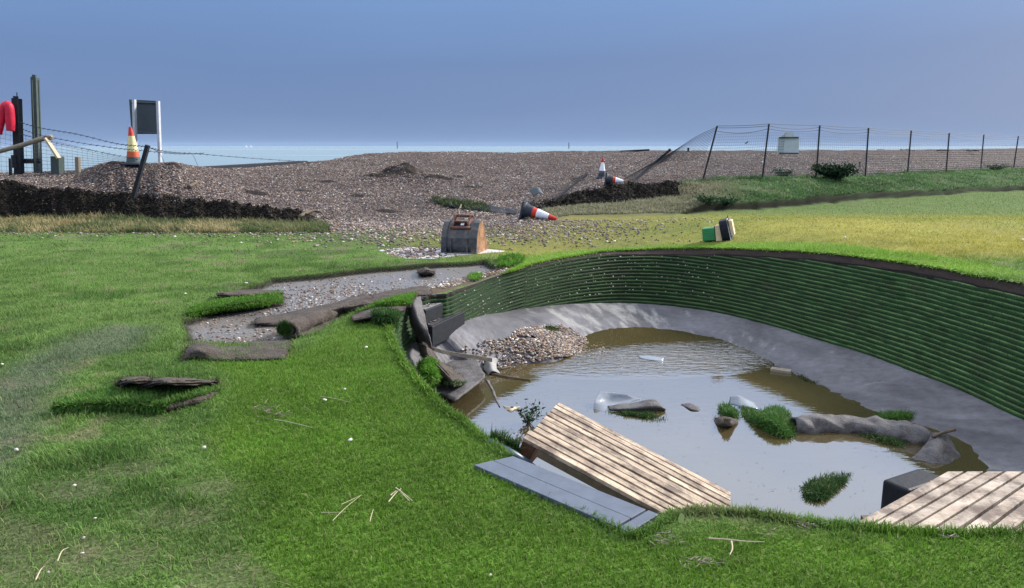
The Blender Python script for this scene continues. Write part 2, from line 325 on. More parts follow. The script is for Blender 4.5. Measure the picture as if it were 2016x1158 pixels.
M = dict(
 ground=mat_ground(), grass=mat_grass(), vcol=mat('painted_earth', rough=.9, attr=True, nscale=60, namp=.4, bump=.01, bscale=70),
 stone=mat('stone', rough=.8, spec=.12, attr=True, nscale=30, namp=.2),
 turfwall=mat('turf_wall', rough=.9, attr=True, nscale=70, namp=.55, bump=.015, bscale=60),
 liner=mat('liner', (.10,.10,.108), .7, nscale=14, namp=.3, bump=.006, bscale=14, spec=.5, second=(.27,.26,.25), sscale=1.3, swidth=.30),
 linerfloor=mat('liner_floor', rough=.62, attr=True, nscale=12, namp=.35, bump=.006, bscale=16, spec=.3),
 backing=mat('turf_backing', (.088,.071,.060), .95, nscale=75, namp=.8, bump=.022, bscale=80, second=(.045,.034,.028), sscale=9, swidth=.2),
 wetmat=mat('wet_mat', (.10,.093,.095), .7, nscale=90, namp=.55, bump=.010, bscale=70, spec=.35, second=(.055,.048,.05), sscale=9),
 wood=mat_plank('wood_plank', (1,9,1), (.40,.32,.235)), woodmud=mat_plank('muddy_plank', (1.5,3,1), (.41,.34,.275)),
 darkwood=mat('dark_wood', (.10,.075,.05), .8, nscale=20, namp=.4, bump=.004, bscale=30),
 rust=mat('rust', (.15,.045,.015), .85, nscale=14, namp=.5, bump=.006, bscale=40, second=(.05,.022,.012), sscale=5),
 blackplastic=mat('black_plastic', (.005,.007,.012), .6, nscale=8, namp=.35, bump=.004, bscale=25, spec=.25),
 slate=mat('grey_composite', (.075,.088,.115), .42, nscale=9, namp=.25, bump=.002, bscale=30, spec=.6),
 bucket=mat('bucket_steel', (.022,.025,.032), .5, nscale=6, namp=.5, bump=.004, bscale=18, spec=.5, second=(.07,.06,.055), sscale=3),
 bucketside=mat('bucket_rust', (.30,.15,.065), .7, nscale=14, namp=.45, bump=.004, bscale=24, second=(.10,.055,.035), sscale=6, swidth=.2),
 brownsteel=mat('brown_steel', (.13,.06,.045), .6, nscale=12, namp=.4),
 white=mat('white_paint', (.72,.74,.74), .6, nscale=10, namp=.12),
 conered=mat('cone_red', (.50,.035,.02), .55, nscale=14, namp=.25), coneorange=mat('cone_orange', (.45,.085,.03), .55, nscale=14, namp=.3),
 conewhite=mat('cone_white', (.66,.68,.72), .5, nscale=14, namp=.18), coneyellow=mat('cone_yellow', (.62,.54,.28), .6, nscale=14, namp=.25),
 coneblack=mat('cone_black', (.025,.032,.045), .65, nscale=12, namp=.4), conegrey=mat('cone_dark_teal', (.055,.08,.09), .65, nscale=12, namp=.3),
 greenp=mat('green_plastic', (.03,.22,.07), .45, nscale=10, namp=.3, spec=.5), cream=mat('cream_board', (.66,.49,.31), .7, nscale=14, namp=.18),
 signback=mat('sign_back', (.045,.06,.07), .6, nscale=4, namp=.15), palepost=mat('pale_post', (.40,.42,.46), .6, nscale=9, namp=.2),
 postgreen=mat('algae_timber', (.055,.075,.07), .85, nscale=9, namp=.5, bump=.006, bscale=20, stretch=(4,4,.6)),
 postblack=mat('tarred_timber', (.014,.016,.022), .8, nscale=9, namp=.5, bump=.006, bscale=20),
 branch=mat('grey_brown_wood', (.20,.17,.13), .85, nscale=18, namp=.4, bump=.006, bscale=30), palewood=mat('pale_wood', (.40,.33,.23), .8, nscale=14, namp=.3),
 red=mat('red_cover', (.50,.015,.045), .5, nscale=6, namp=.25, bump=.01, bscale=8),
 wire=mat('wire', (.10,.11,.12), .6, metal=.3), darkwire=mat('rusty_wire', (.03,.03,.035), .7), board=mat('sign_board', (.42,.46,.48), .6, nscale=6, namp=.12),
 plastic=mat('plastic_sheet', (.17,.19,.22), .25, nscale=5, namp=.3, bump=.01, bscale=6, spec=.6), straw=mat('straw', (.40,.35,.23), .8, nscale=30, namp=.2),
 leaf=mat('leaf', attr=True, rough=.8, spec=.1), pipe=mat('pipe', (.035,.055,.085), .4, nscale=8, namp=.3, spec=.5),
 water=mat_water('pool_water', (.062,.047,.020), 3.0, .009, 7.5, .03, ripple=(2.2, 9.2, 1.25), mudnoise=.8),
 puddle=mat_water('puddle_water', (.52,.51,.50), 1.0, .004, 9, .25, const=.3),
 sea=mat_water('sea_water', (.095,.165,.175), 1.0, .05, .12, .25, const=.45),
)
# ------------------------------------------------------------------ bunker outline
RIMPX = [(2016,562),(1900,540),(1800,521),(1700,508),(1600,498),(1500,492),(1400,489),(1300,490),(1200,495),(1100,510),(1000,536),(905,568),(880,577),(838,583),(803,596),(775,622),(772,660),(800,720),(850,780),(905,824),(960,866),(1100,964),(1240,1052),(1330,1012),(1440,1006),(1550,1022),(1650,1036),(1800,1046),(2016,1045)]
rimw = [G(u, v) for u, v in RIMPX]
rimw += [np.array(q) for q in ((3.3,3.35,.05),(4.4,4.3,.2),(5.05,5.7,.3))]
for q in rimw[-3:]: q[2] = float(lawn(q[0], q[1]))
BOTPX = [(2016,830),(1900,775),(1800,735),(1700,698),(1600,668),(1500,638),(1400,615),(1300,602),(1200,598),(1100,602),(1000,616),(925,634),(880,655)]
ZB = -.75; ZW = -.88
ZBC = [-.75]*8+[-.75,-.70,-.60,-.45,-.45,-.45,-.48,-.52,-.58,-.66]
botw = [P(u, v, ZBC[i]) for i, (u, v) in enumerate(BOTPX)]
rc = np.mean([q[:2] for q in rimw], axis=0)
for i in range(len(BOTPX), len(rimw)):
    a, b = rimw[i-1][:2], rimw[(i+1) % len(rimw)][:2]; t = b-a; nrm = np.array([t[1], -t[0]])/np.linalg.norm(t)
    if np.dot(nrm, rc-rimw[i][:2]) < 0: nrm = -nrm
    off = .04 if i < 16 else .16 if i < 17 else .30 if i < 21 else .22
    botw.append(np.array([*(rimw[i][:2]+nrm*off), ZBC[i] if i < len(ZBC) else ZB]))
NS = 900
RIM = catmull(rimw, NS, True); BOT = catmull(botw, NS, True)
RIM[:, :2] += (fbm(np.arange(NS)/9., np.zeros(NS), 1, 3, 4)*.03)[:, None]*(RIM[:, :2]-rc)/np.linalg.norm(RIM[:, :2]-rc, axis=1)[:, None]
RIMP = RIM[:, :2]

# ------------------------------------------------------------------ colours of the lawn
FRESH = at_ground_poly([(570,700),(700,612),(775,590),(830,660),(960,860),(1240,1040),(2100,1030),(2100,1300),(500,1300),(470,1130),(420,950),(390,860),(440,760),(380,710)])
PATH = at_ground_poly([(-60,1000),(-60,760),(60,690),(210,640),(330,640),(300,680),(150,720),(110,800),(40,900)])
def grass_colour(x, y):
    """colour of grass, and how much of it grows"""
    u, (y0, y1, z1, y2, z2, y3, z3) = stations(x, y)
    n1 = fbm(x, y, .9, 4, 11); n2 = fbm(x, y, 3.7, 3, 12); n3 = fbm(x, y, .35, 3, 13)
    c = lambda *k: np.array(k)[None, :]
    dull = c(.125,.225,.050); fresh = c(.088,.185,.018); yell = c(.36,.34,.075); blue = c(.12,.15,.11); dry = c(.25,.22,.13); bright = c(.17,.31,.035)
    col = dull*(1+.38*n1[:, None]+.25*n2[:, None])
    col = col+(dry-col)*ss((n2+n1*.6+fbm(x, y, 8, 2, 16)*.5-.18)/.45)[:, None]*.6
    dark = ss((n1*.6+fbm(x, y, 2.1, 3, 19)-.1)/.3)[:, None]; col = col+(c(.045,.11,.02)-col)*dark*.6
    f = ss((sdist(x, y, FRESH)+.12+.15*n2)/.35)[:, None]
    stripe = .5+.5*np.sin((y*.97+x*.12)*5.2)
    col = col+(fresh*(1+.28*n2[:, None]+.15*n1[:, None]+.10*(stripe[:, None]-.5))-col)*f
    pth = ss((sdist(x, y, PATH)+.15+.2*n1)/.4)[:, None]; col = col+(blue-col)*pth*.65
    # drier yellow beyond the bunker
    far = ss((y-11.2+2.6*ss((x-3)/2))/1.6)*ss((u-700)/300)*(1-ss((y-17.5)/4)); col = col+(yell*(1+.25*n2[:, None])-col)*(far*(.85+.45*n3+.3*n1))[:, None].clip(0, 1)
    farr = ss((y-16)/5)*ss((x-2)/3); col = col+(c(.15,.215,.07)-col)*(farr*.7)[:, None]
    rimd = -sdist(x, y, RIMP[::6])
    rb = (1-ss((rimd-.30-.1*n1-.25*ss((x-3)/2))/.25))*ss((y-7.2)/1.5)*ss((x+.6)/.6)
    col = col+(bright*(1+.2*n2[:, None])-col)*(rb)[:, None]
    # bank
    bk = ss((y-y0)/.4)*ss((u-1280)/60)[...]; col = col+(c(.075,.14,.055)*(1+.5*n2[:, None])-col)*bk[:, None]
    dr = ss((y-y0)/.4)*(1-ss((u-1400)/120))*ss((u-1050)/60); col = col+(c(.20,.19,.12)-col)*(dr*.6)[:, None]
    rd = ss((y-15.0)/.6)*(1-ss((u-620)/60)); col = col+(c(.30,.25,.13)*(1+.5*n2[:, None])-col)*rd[:, None]
    dens = 1-.6*ss((n2+n1-.3)/.4)*(1-f[:, 0])-.25*pth[:, 0]
    washed = ss((y-12.2)/1)*ss((u-560)/80)*(1-ss((u-1250)/200)); dens = dens*(1-.55*washed)
    bald = np.zeros_like(x)
    for (bu, bv, br) in ((245,920,.14),(150,960,.16),(330,1020,.12),(60,1110,.20),(160,1080,.16),(410,960,.10),(200,1110,.14),(470,1130,.15),(40,800,.2)):
        q = P(bu, bv, 0); bald = np.maximum(bald, 1-ss((np.hypot((x-q[0])*.6, y-q[1])/br-.55+.5*n2)/.7))
    dens = dens*(1-.78*bald)
    col = col*np.clip(1+.0*n1, .5, 2)[:, None]
    return np.clip(col, .005, 1), np.clip(dens, 0, 1), bald

# ------------------------------------------------------------------ terrain sheet
def axis(a, segs):
    out = [a]
    for end, d0, d1 in segs:
        n = max(int(abs(end-out[-1])/((d0+d1)/2)), 1); t = np.linspace(0, 1, n+1)[1:]; s = out[-1]
        out += list(s+(end-s)*(t*d0+(d1-d0)*t*t/2)/((d0+d1)/2))
    return np.array(out)
ys = axis(.2, [(2.4,.15,.035),(13,.035,.035),(17,.035,.06),(23,.055,.055),(32,.07,.12),(60,.15,1.0),(110,1.5,6)])
xr = axis(0, [(6,.035,.04),(14,.04,.12),(30,.15,.4),(70,.6,2),(260,4,40)]); xs = np.concatenate([-xr[:0:-1], xr])
X, Y = np.meshgrid(xs, ys); ny, nx = X.shape
xf, yf = X.ravel(), Y.ravel(); Z = zt(xf, yf)
near = (yf < 14) & (np.abs(xf) < 8); sdr = np.full(len(xf), -9.); sdr[near] = sdist(xf[near], yf[near], RIMP[::3])
# snap the vertices next to the rim on to it
nb = np.where(np.abs(sdr) < .030)[0]
for ch in np.array_split(nb, max(len(nb)//2000, 1)):
    d = (xf[ch][:, None]-RIMP[:, 0])**2+(yf[ch][:, None]-RIMP[:, 1])**2; j = d.argmin(1); xf[ch] = RIMP[j, 0]; yf[ch] = RIMP[j, 1]; Z[ch] = zt(xf[ch], yf[ch])
sdr[nb] = 0
idx = np.arange(nx*ny).reshape(ny, nx); fq = np.stack([idx[:-1, :-1], idx[:-1, 1:], idx[1:, 1:], idx[1:, :-1]], -1).reshape(-1, 4)
keep = (sdr[fq].max(1) <= .001); fq = fq[keep]
gc, dens, bald = grass_colour(xf, yf)
u_, (y0_, y1_, z1_, y2_, z2_, y3_, z3_) = stations(xf, yf)
gcol = gc*.55+np.array([.035,.03,.02])*.45
soil = np.array([.060,.054,.038])*(1+.5*fbm(xf, yf, 6, 3, 80))[:, None]; gcol = gcol+(soil-gcol)*((1-dens)*.55)[:, None]
mask = np.zeros((len(xf), 3))
mud = np.zeros(len(xf)); nr = (yf < 13) & (xf < 2); mud[nr] = ss((sdist(xf[nr], yf[nr], PATCH)+.03+.06*fbm(xf[nr], yf[nr], 3, 2, 2))/.05)
mcol = np.array([.125,.113,.105])*(1+.25*fbm(xf, yf, 1.5, 4, 21))[:, None]; gcol = gcol+(mcol-gcol)*mud[:, None]; ed_ = np.zeros(len(xf)); sq = sdist(xf[nr], yf[nr], PATCH)+.06*fbm(xf[nr], yf[nr], 3, 2, 2); ed_[nr] = np.exp(-((sq-.00)/.045)**2); gcol = gcol+(np.array([.012,.011,.009])-gcol)*ed_[:, None]  # shadow line under the turf step painted into the soil colour along the patch edge
mask[:, 1] = mud*(1-ed_)*ss((fbm(xf, yf, .9, 3, 22)+.35+(yf-8.6)*.35)/.5)*.9
# trampled muddy strip between patch and bunker edge
MUDS = at_ground_poly([(700,606),(760,585),(850,558),(940,530),(985,518),(1010,530),(960,550),(880,578),(820,588),(800,580),(730,608)])
ms_ = np.zeros(len(xf)); ms_[nr] = ss((sdist(xf[nr], yf[nr], MUDS)+.05*fbm(xf[nr], yf[nr], 4, 2, 2))/.08); gcol = gcol+(np.array([.10,.075,.055])-gcol)*ms_[:, None]
shi = ss((yf-y2_)/.25)*(1-ss((u_-3300)/100)); 
fan = ss((yf-y0_+.8)/1.6)*ss((u_-590)/60)*(1-ss((u_-1075)/40)); shi = np.maximum(shi, fan*ss((fbm(xf, yf, 2.2, 3, 30)+.4+(yf-y0_)*.5)/.4))
scarp = ss((yf-y1_+.15)/.15)*(1-ss((yf-y2_-.12-.25*fbm(xf, yf, 3, 3, 35))/.12))*(ss((u_-1040)/30)*(1-ss((u_-1345)/60))+(1-ss((u_-590)/50)))
hum = humf(xf, yf)
shi = np.clip(shi*1.-ss((hum-.35)/.3)*.85, 0, 1)
gcol = gcol+(np.array([.085,.068,.06])-gcol)*np.maximum(shi, ss((hum-.15)/.15))[:, None]
gcol = gcol+(np.array([.013,.011,.010])-gcol)*np.clip(scarp+ss((hum-.35)/.3), 0, 1)[:, None]
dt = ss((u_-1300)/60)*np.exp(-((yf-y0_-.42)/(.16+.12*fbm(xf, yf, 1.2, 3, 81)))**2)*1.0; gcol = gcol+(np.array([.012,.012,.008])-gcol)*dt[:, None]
mask[:, 0] = np.clip(shi*(1-scarp), 0, 1)
used = np.zeros(len(xf), bool); used[fq.ravel()] = True; remap = np.cumsum(used)-1
V = np.column_stack([xf, yf, Z])[used]; V[:, :] = V
edge = np.abs(sdr[used]) < .0005
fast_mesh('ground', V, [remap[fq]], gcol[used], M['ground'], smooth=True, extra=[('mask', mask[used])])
tag(bpy.data.objects['ground'], kind='structure')

# sea
mb = MB(); mb.add([(-40000,42,-2.1),(40000,42,-2.1),(40000,45000,-2.1),(-40000,45000,-2.1)], [(0,1,2,3)]); tag(mb.build('sea', M['sea']), kind='structure')

# ------------------------------------------------------------------ revetted bunker face
LAY = .047; nl = int((.42-ZB)/LAY)+1
prof = []                                            # (height, push towards the pool, ledge?)
for k in range(nl):
    z0 = k*LAY; prof += [(z0+.001, .000, 0), (z0+.012, .010, 0), (z0+.034, .012, 0), (z0+.044, .004, 1), (z0+.0455, -.012, 2)]
D = RIM[:, :2]-BOT[:, :2]; Ln = np.linalg.norm(D, axis=1)[:, None]; Dn = D/Ln
topz = RIM[:, 2]-.035-.055*ss((RIM[:, 0]-.8)/2)*ss((RIM[:, 1]-6)/1)+.02*fbm(np.arange(NS)/12., np.zeros(NS), 1, 3, 5)
rows = []; cols = []; zb = BOT[:, 2]
sidx = np.arange(NS)
for h, push, led in prof:
    zz = ZB+h; lay = int(h/LAY); lz = ZB+lay*LAY+(LAY*.5 if led == 2 else 0)
    cl = zz > topz; z_ = np.clip(zz, zb, topz); tf = np.clip((lz-zb)/(RIM[:, 2]-zb), 0, (topz-zb)/(RIM[:, 2]-zb))*.94
    j = fbm(sidx/7., sidx*0+lay*3.7, 1, 3, 2)*.008+fbm(sidx/60., sidx*0+lay*.2, 1, 2, 6)*.015
    p = BOT[:, :2]+D*tf[:, None]-Dn*(push*(1-cl)+j)[:, None]
    zj = fbm(sidx/11., sidx*0+lay*1.3, 1, 3, 3)*.006
    rows.append(np.column_stack([p, z_+zj]))
    nn = fbm(sidx/5., sidx*0+h*40, 1, 3, 7)
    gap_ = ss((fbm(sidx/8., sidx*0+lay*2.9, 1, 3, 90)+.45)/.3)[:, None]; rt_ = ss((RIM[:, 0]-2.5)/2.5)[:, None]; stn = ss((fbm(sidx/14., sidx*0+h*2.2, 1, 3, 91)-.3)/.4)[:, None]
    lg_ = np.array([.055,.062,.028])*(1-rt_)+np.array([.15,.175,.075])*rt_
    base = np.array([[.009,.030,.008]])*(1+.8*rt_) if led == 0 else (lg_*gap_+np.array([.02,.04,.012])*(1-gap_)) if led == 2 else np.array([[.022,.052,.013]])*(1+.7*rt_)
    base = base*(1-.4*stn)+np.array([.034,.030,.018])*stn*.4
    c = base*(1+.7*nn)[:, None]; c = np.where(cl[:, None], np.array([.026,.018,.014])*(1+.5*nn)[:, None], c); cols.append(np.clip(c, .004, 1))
for q in np.linspace(0, 1, 5)[1:]:                   # bare soil band under the lawn's edge
    base = rows[-1] if q == .25 else r0
    if q == .25: r0 = rows[-1].copy()
    tgt = np.column_stack([RIM[:, :2], RIM[:, 2]-.004]); jj = fbm(sidx/6., sidx*0+q*9, 1, 3, 9)*.02*(q < 1)
    tz = zt(tgt[:, 0], tgt[:, 1])-.002; tgt[:, 2] = tz
    pp = r0+(tgt-r0)*q; pp[:, :2] -= Dn*jj[:, None]; rows.append(pp)
    nn = fbm(sidx/5., sidx*0+q*40, 1, 3, 8); cols.append(np.array([.030,.020,.016])*(1+.6*nn)[:, None])
nr_ = len(rows); V = np.concatenate(rows); C = np.concatenate(cols)
i0 = np.arange(NS); i1 = (i0+1) % NS
F = np.concatenate([np.stack([r*NS+i0, r*NS+i1, (r+1)*NS+i1, (r+1)*NS+i0], -1) for r in range(nr_-1)])
wall = fast_mesh('revetted_wall', V, [F], np.clip(C, .003, 1), M['turfwall'])
tag(wall, 'curved bunker face of stacked turf layers around the flooded hollow', 'retaining wall')
WALLROWS = rows

# floor liner
cen = np.array([2.2, 7.8]); nrg = 70; V = []; LC = []; 
for k in range(nrg+1):
    t = (k/nrg)**1.2; zb = BOT[:, 2]; p = BOT[:, :2]*(1-t)+cen*t; dd = np.linalg.norm(p-BOT[:, :2], axis=1)
    sl_ = .145+.9*(zb-ZB)+.75*ss((.7-p[:, 0])/.8)*ss((9.3-p[:, 1])/1.)
    z = zb+.015-sl_*dd+.006*fbm(sidx/5., sidx*0, 1, 3, 3)*np.exp(-dd/.3)
    z = z+.010*(1-2*np.abs(fbm(sidx/6.+dd*.8, dd*1.6, 1, 3, 44)))*ss(dd/.1)*(1-ss((dd-1.)/.5))
    z = z+.016*fbm(p[:, 0], p[:, 1], 1.6, 4, 40)*np.minimum(dd*3, 1)+.010*np.abs(fbm(p[:, 0]*1.5+p[:, 1]*.5, p[:, 1], 2.2, 3, 41))*np.minimum(dd*6, 1)
    z = np.maximum(z, -1.15)
    hp = P(1060, 690, -.86); z = z+.07*np.exp(-(((p[:, 0]-hp[0])/.75)**2+((p[:, 1]-hp[1])/.62)**2))
    hp = P(1080, 655, -.86); z = z+.09*np.exp(-(((p[:, 0]-hp[0])/.35)**2+((p[:, 1]-hp[1])/.4)**2))
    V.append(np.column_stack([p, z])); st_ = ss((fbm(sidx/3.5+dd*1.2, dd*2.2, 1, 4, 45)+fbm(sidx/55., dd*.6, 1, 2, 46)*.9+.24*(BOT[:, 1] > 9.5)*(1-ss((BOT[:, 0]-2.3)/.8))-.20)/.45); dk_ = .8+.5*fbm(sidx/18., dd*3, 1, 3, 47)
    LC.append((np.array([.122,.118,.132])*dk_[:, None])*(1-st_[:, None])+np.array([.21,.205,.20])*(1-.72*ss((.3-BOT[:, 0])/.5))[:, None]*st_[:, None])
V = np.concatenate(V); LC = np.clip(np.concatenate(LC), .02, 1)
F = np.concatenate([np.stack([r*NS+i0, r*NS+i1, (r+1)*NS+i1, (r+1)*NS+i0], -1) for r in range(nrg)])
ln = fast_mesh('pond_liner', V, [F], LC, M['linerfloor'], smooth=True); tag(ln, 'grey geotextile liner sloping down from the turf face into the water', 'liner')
def floorz(x, y): 
    d = (BOT[:, 0]-x)**2+(BOT[:, 1]-y)**2; return ZB-.145*math.sqrt(d.min())
# water
WR = BOT[::6, :2]*.985+cen*.015; mb = MB(); mb.add(np.column_stack([WR, np.full(len(WR), ZW)]), [tuple(range(len(WR)))]); tag(mb.build('water', M['water']), kind='structure')

# ------------------------------------------------------------------ grass blades
def blades(name, pos, nrm, h, wid, col, lean=.5, seg5=True, parent=None, leandir=None, quiet=False):
    n = len(pos); a = rng.random(n)*2*math.pi; t = np.column_stack([np.cos(a), np.sin(a), np.zeros(n)])
    t -= nrm*(t*nrm).sum(1)[:, None]; t /= np.linalg.norm(t, axis=1)[:, None]+1e-9
    b = np.cross(nrm, t); ln_ = (rng.random(n)*lean)[:, None]
    if leandir is not None: b2 = b*.5+leandir; 
    else: b2 = b
    h = np.asarray(h)[:, None]*(.5+.85*rng.random(n)**1.4)[:, None]; wd = np.broadcast_to(wid, (n,))[:, None]
    tip = pos+nrm*h*(1-.35*ln_)+b2*h*ln_*1.1
    c = np.asarray(col)*(.72+.56*rng.random(n))[:, None]; pale = rng.random(n) < .05; c[pale] = c[pale]*.4+np.array([.30,.26,.13])*.6
    if seg5:
        mid = pos+nrm*h*.55+b2*h*ln_*.35
        v = np.stack([pos-t*wd*.5, pos+t*wd*.5, mid+t*wd*.38, mid-t*wd*.38, tip], 1).reshape(-1, 3)
        k = np.arange(n)[:, None]*5; F = [k+np.array([0,1,2,3]), k+np.array([3,2,4])]
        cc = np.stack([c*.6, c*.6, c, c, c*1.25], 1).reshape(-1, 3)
    else:
        v = np.stack([pos-t*wd*.5, pos+t*wd*.5, tip], 1).reshape(-1, 3); k = np.arange(n)[:, None]*3; F = [k+np.array([0,1,2])]
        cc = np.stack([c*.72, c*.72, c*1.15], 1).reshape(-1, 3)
    return fast_mesh(name, v, F, np.clip(cc, .003, 1), M['grass'], parent)
PANEL = at_ground_poly([(933,915),(1240,1048),(1297,1012),(1010,897)], .0)
def scatter(n, y_a, y_b, ua=-80, ub=2096, power=1.0):
    r = rng.random(n); yy = (y_a**power+(y_b**power-y_a**power)*r)**(1/power); uu = rng.uniform(ua, ub, n)
    return (uu-1008)/1500*yy*1.0/np.clip(CP+((579-_vfor(yy))/FPX)*SP, .7, 1.2), yy
def _vfor(y): return proj(0, y, 0)[1]
def lawn_blades(name, n, ya, yb, hh, ww, seg, ua=-420, ub=2480, power=1., fade=None, fin=None):
    x, y = scatter(n, ya, yb, ua, ub, power)
    col, dn, bald = grass_colour(x, y)
    u, (y0, y1, z1, y2, z2, y3, z3) = stations(x, y)
    k = rng.random(n) < dn
    if fade: k &= rng.random(n) > (y-fade[0])/(fade[1]-fade[0])
    if fin: k &= rng.random(n) < (y-fin[0])/(fin[1]-fin[0])
    k &= sdist(x, y, RIMP[::5]) < .005
    sp_ = np.where(y < 13, sdist(x, y, PATCH), -9); k &= sp_+.06*fbm(x, y, 3, 2, 2) < .005
    k &= sdist(x, y, PANEL) < .0
    k &= ~((y > 11) & (y < 13.5) & (sdist(x, y, PUD) > .0))
    k &= sdist(x, y, MUDS) < -.0
    k &= y < y0-.05+.12*ss((u-1350)/60)
    x, y, col = x[k], y[k], col[k]; n = len(x)
    rough = 1+1.0*(1-ss((sdist(x, y, FRESH)+.1)/.3))*ss((fbm(x, y, 3.4, 3, 15)+.05)/.4)*(y < 11)
    tz = zt(x, y); lx = fbm(x, y, 2.6, 2, 71)*.5; ly = fbm(x, y, 2.6, 2, 72)*.5
    nrm = np.column_stack([lx+rng.normal(0, .2, n), ly+rng.normal(0, .2, n), np.ones(n)]); nrm /= np.linalg.norm(nrm, axis=1)[:, None]
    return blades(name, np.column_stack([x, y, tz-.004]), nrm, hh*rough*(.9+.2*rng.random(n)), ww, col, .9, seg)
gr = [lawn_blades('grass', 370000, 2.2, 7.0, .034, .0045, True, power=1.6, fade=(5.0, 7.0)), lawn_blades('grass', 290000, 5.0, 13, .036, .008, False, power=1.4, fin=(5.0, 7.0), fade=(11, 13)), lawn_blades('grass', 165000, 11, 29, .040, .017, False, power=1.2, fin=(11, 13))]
def join(objs, name):
    vs = []; fs3 = []; fs4 = []; cs = []; n = 0
    for o in objs:
        me = o.data; nv = len(me.vertices); co = np.empty(nv*3, np.float32); me.vertices.foreach_get('co', co); c = np.empty(nv*4, np.float32); me.color_attributes['col'].data.foreach_get('color', c)
        li = np.empty(len(me.loops), np.int32); me.loops.foreach_get('vertex_index', li); tot = np.empty(len(me.polygons), np.int32); me.polygons.foreach_get('loop_total', tot); st = np.empty(len(me.polygons), np.int32); me.polygons.foreach_get('loop_start', st)
        for k, acc in ((3, fs3), (4, fs4)):
            s_ = st[tot == k]
            if len(s_): acc.append(li[s_[:, None]+np.arange(k)]+n)
        vs.append(co.reshape(-1, 3)); cs.append(c.reshape(-1, 4)[:, :3]); n += nv; bpy.data.objects.remove(o)
    F = []
    if fs3: F.append(np.concatenate(fs3))
    if fs4: F.append(np.concatenate(fs4))
    return fast_mesh(name, np.concatenate(vs), F, np.concatenate(cs), M['grass'])
# rim fringe: grass spilling over the cut edge
k = rng.integers(0, NS, 26000); f_ = rng.random(len(k))[:, None]; p = RIM[k]*(1-f_)+RIM[(k+1) % NS]*f_
out = -Dn[k]; off = rng.uniform(-.05, .012, len(k)); p = p.copy(); p[:, :2] += out*off[:, None]; p[:, 2] = zt(p[:, 0], p[:, 1])-.005
kk = ~((p[:, 0] < -.2) & (p[:, 1] > 7.6) & (p[:, 1] < 9.6)); kk &= sdist(p[:, 0], p[:, 1], MUDS) < 0; kk &= sdist(p[:, 0], p[:, 1], PANEL) < -.01
p = p[kk]; out = out[kk]; col, _, _ = grass_colour(p[:, 0], p[:, 1])
nr3 = np.column_stack([out*.45, np.ones(len(p))*.8]); nr3 += rng.normal(0, .2, nr3.shape); nr3 /= np.linalg.norm(nr3, axis=1)[:, None]
gr.append(blades('grass', p, nr3, np.full(len(p), .045), np.where(p[:, 1] < 5, .005, .011), col, 1.2, True))
tag(join(gr, 'grass'), 'short green and yellowing lawn grass around the flooded bunker', 'grass', kind='stuff')
# tough grass on the face's layers
n = 60000; k = rng.integers(0, NS, n); vis = (RIM[k, 1] > 4.5); k = k[vis]; n = len(k)
lr = rng.integers(0, nl, n); rr_ = np.array([WALLROWS[l_*5+3][kk_] for l_, kk_ in zip(lr, k)]); ok = ((ZB+lr*LAY) < topz[k]-.02) & ~((RIM[k, 0] < -.6) & (RIM[k, 1] > 7.7) & (RIM[k, 1] < 9.0))
p = rr_[ok]; p[:, 2] += rng.uniform(-.03, .004, len(p)); o2 = -Dn[k][ok]
p[:, :2] += rng.normal(0, .006, (len(p), 2))
nr3 = np.column_stack([o2*.8, np.full(len(p), .35)])+rng.normal(0, .35, (len(p), 3)); nr3 /= np.linalg.norm(nr3, axis=1)[:, None]
wc = np.tile([.035,.085,.022], (len(p), 1)); wc[rng.random(len(p)) < .12] = (.17,.16,.09)
left = (p[:, 0] < -.35) & (p[:, 1] < 7.7)
wc[left & (p[:, 1] < 8)] *= 1.6
o = blades('sprouting_grass', p, nr3, np.where(left, .05, .020), .007, wc, .8, False, wall); tag(o, kind='stuff')
# tall grass of the bank and the dry strip under the cut on the left
def strip(n, ua, ub, yfn, h, ww, colfn):
    u = rng.uniform(ua, ub, n); yy = rng.uniform(14.5, 41, n); x = (u-1008)/1527*yy; _, st_ = stations(x, yy); t = rng.random(n)
    lo, hi = yfn(st_); yy = lo+(hi-lo)*t; x = (u-1008)/1527*yy; zz = zt(x, yy); col = colfn(x, yy, t, u)
    nrm = np.column_stack([rng.normal(-.15, .25, n), rng.normal(-.12, .2, n), np.ones(n)]); nrm /= np.linalg.norm(nrm, axis=1)[:, None]
    return np.column_stack([x, yy, zz-.01]), nrm, h*(1+.6*fbm(x, yy, 1.6, 3, 18))*(.6+.6*rng.random(n)), col
def cbank(x, y, t, u):
    n_ = fbm(x, y, 1.3, 3, 50)[:, None]; g = np.array([.075,.15,.05])*(1+.7*n_); d = np.array([.23,.21,.14]); k = (1-ss((u-1380)/130))[:, None]*.85; k = np.maximum(k, ss((n_-.2)/.3)*.45)
    k = k*(1-ss((t-.75)/.2))[:, None]
    return np.clip(g+(d-g)*k, .004, 1)
p, nn, h, c = strip(68000, 1040, 2400, lambda s: (s[0]+.52, s[3]+.25), .10, .02, cbank)
k = ~((1008+1527*p[:, 0]/p[:, 1] < 1340) & (p[:, 1] > stations(p[:, 0], p[:, 1])[1][1]-.1)); 
o1 = blades('bank_grass', p[k], nn[k], h[k], .022, c[k], .9, True)
tag(o1, 'rough tall grass and weeds growing on the bank below the wire fence', 'grass', kind='stuff')
def creed(x, y, t, u):
    n_ = fbm(x, y, 1.6, 3, 51)[:, None]; a = np.array([.36,.30,.15]); b = np.array([.10,.13,.05]); k = ss((n_+.2)/.4); k = np.maximum(k, ss((u-400)/150)[:, None]*.8)
    return np.clip((a+(b-a)*k)*(.7+.3*(1-t)[:, None]), .004, 1)
p, nn, h, c = strip(26000, -120, 640, lambda s: (s[0]-.35, s[1]-.1), .15, .02, creed); 
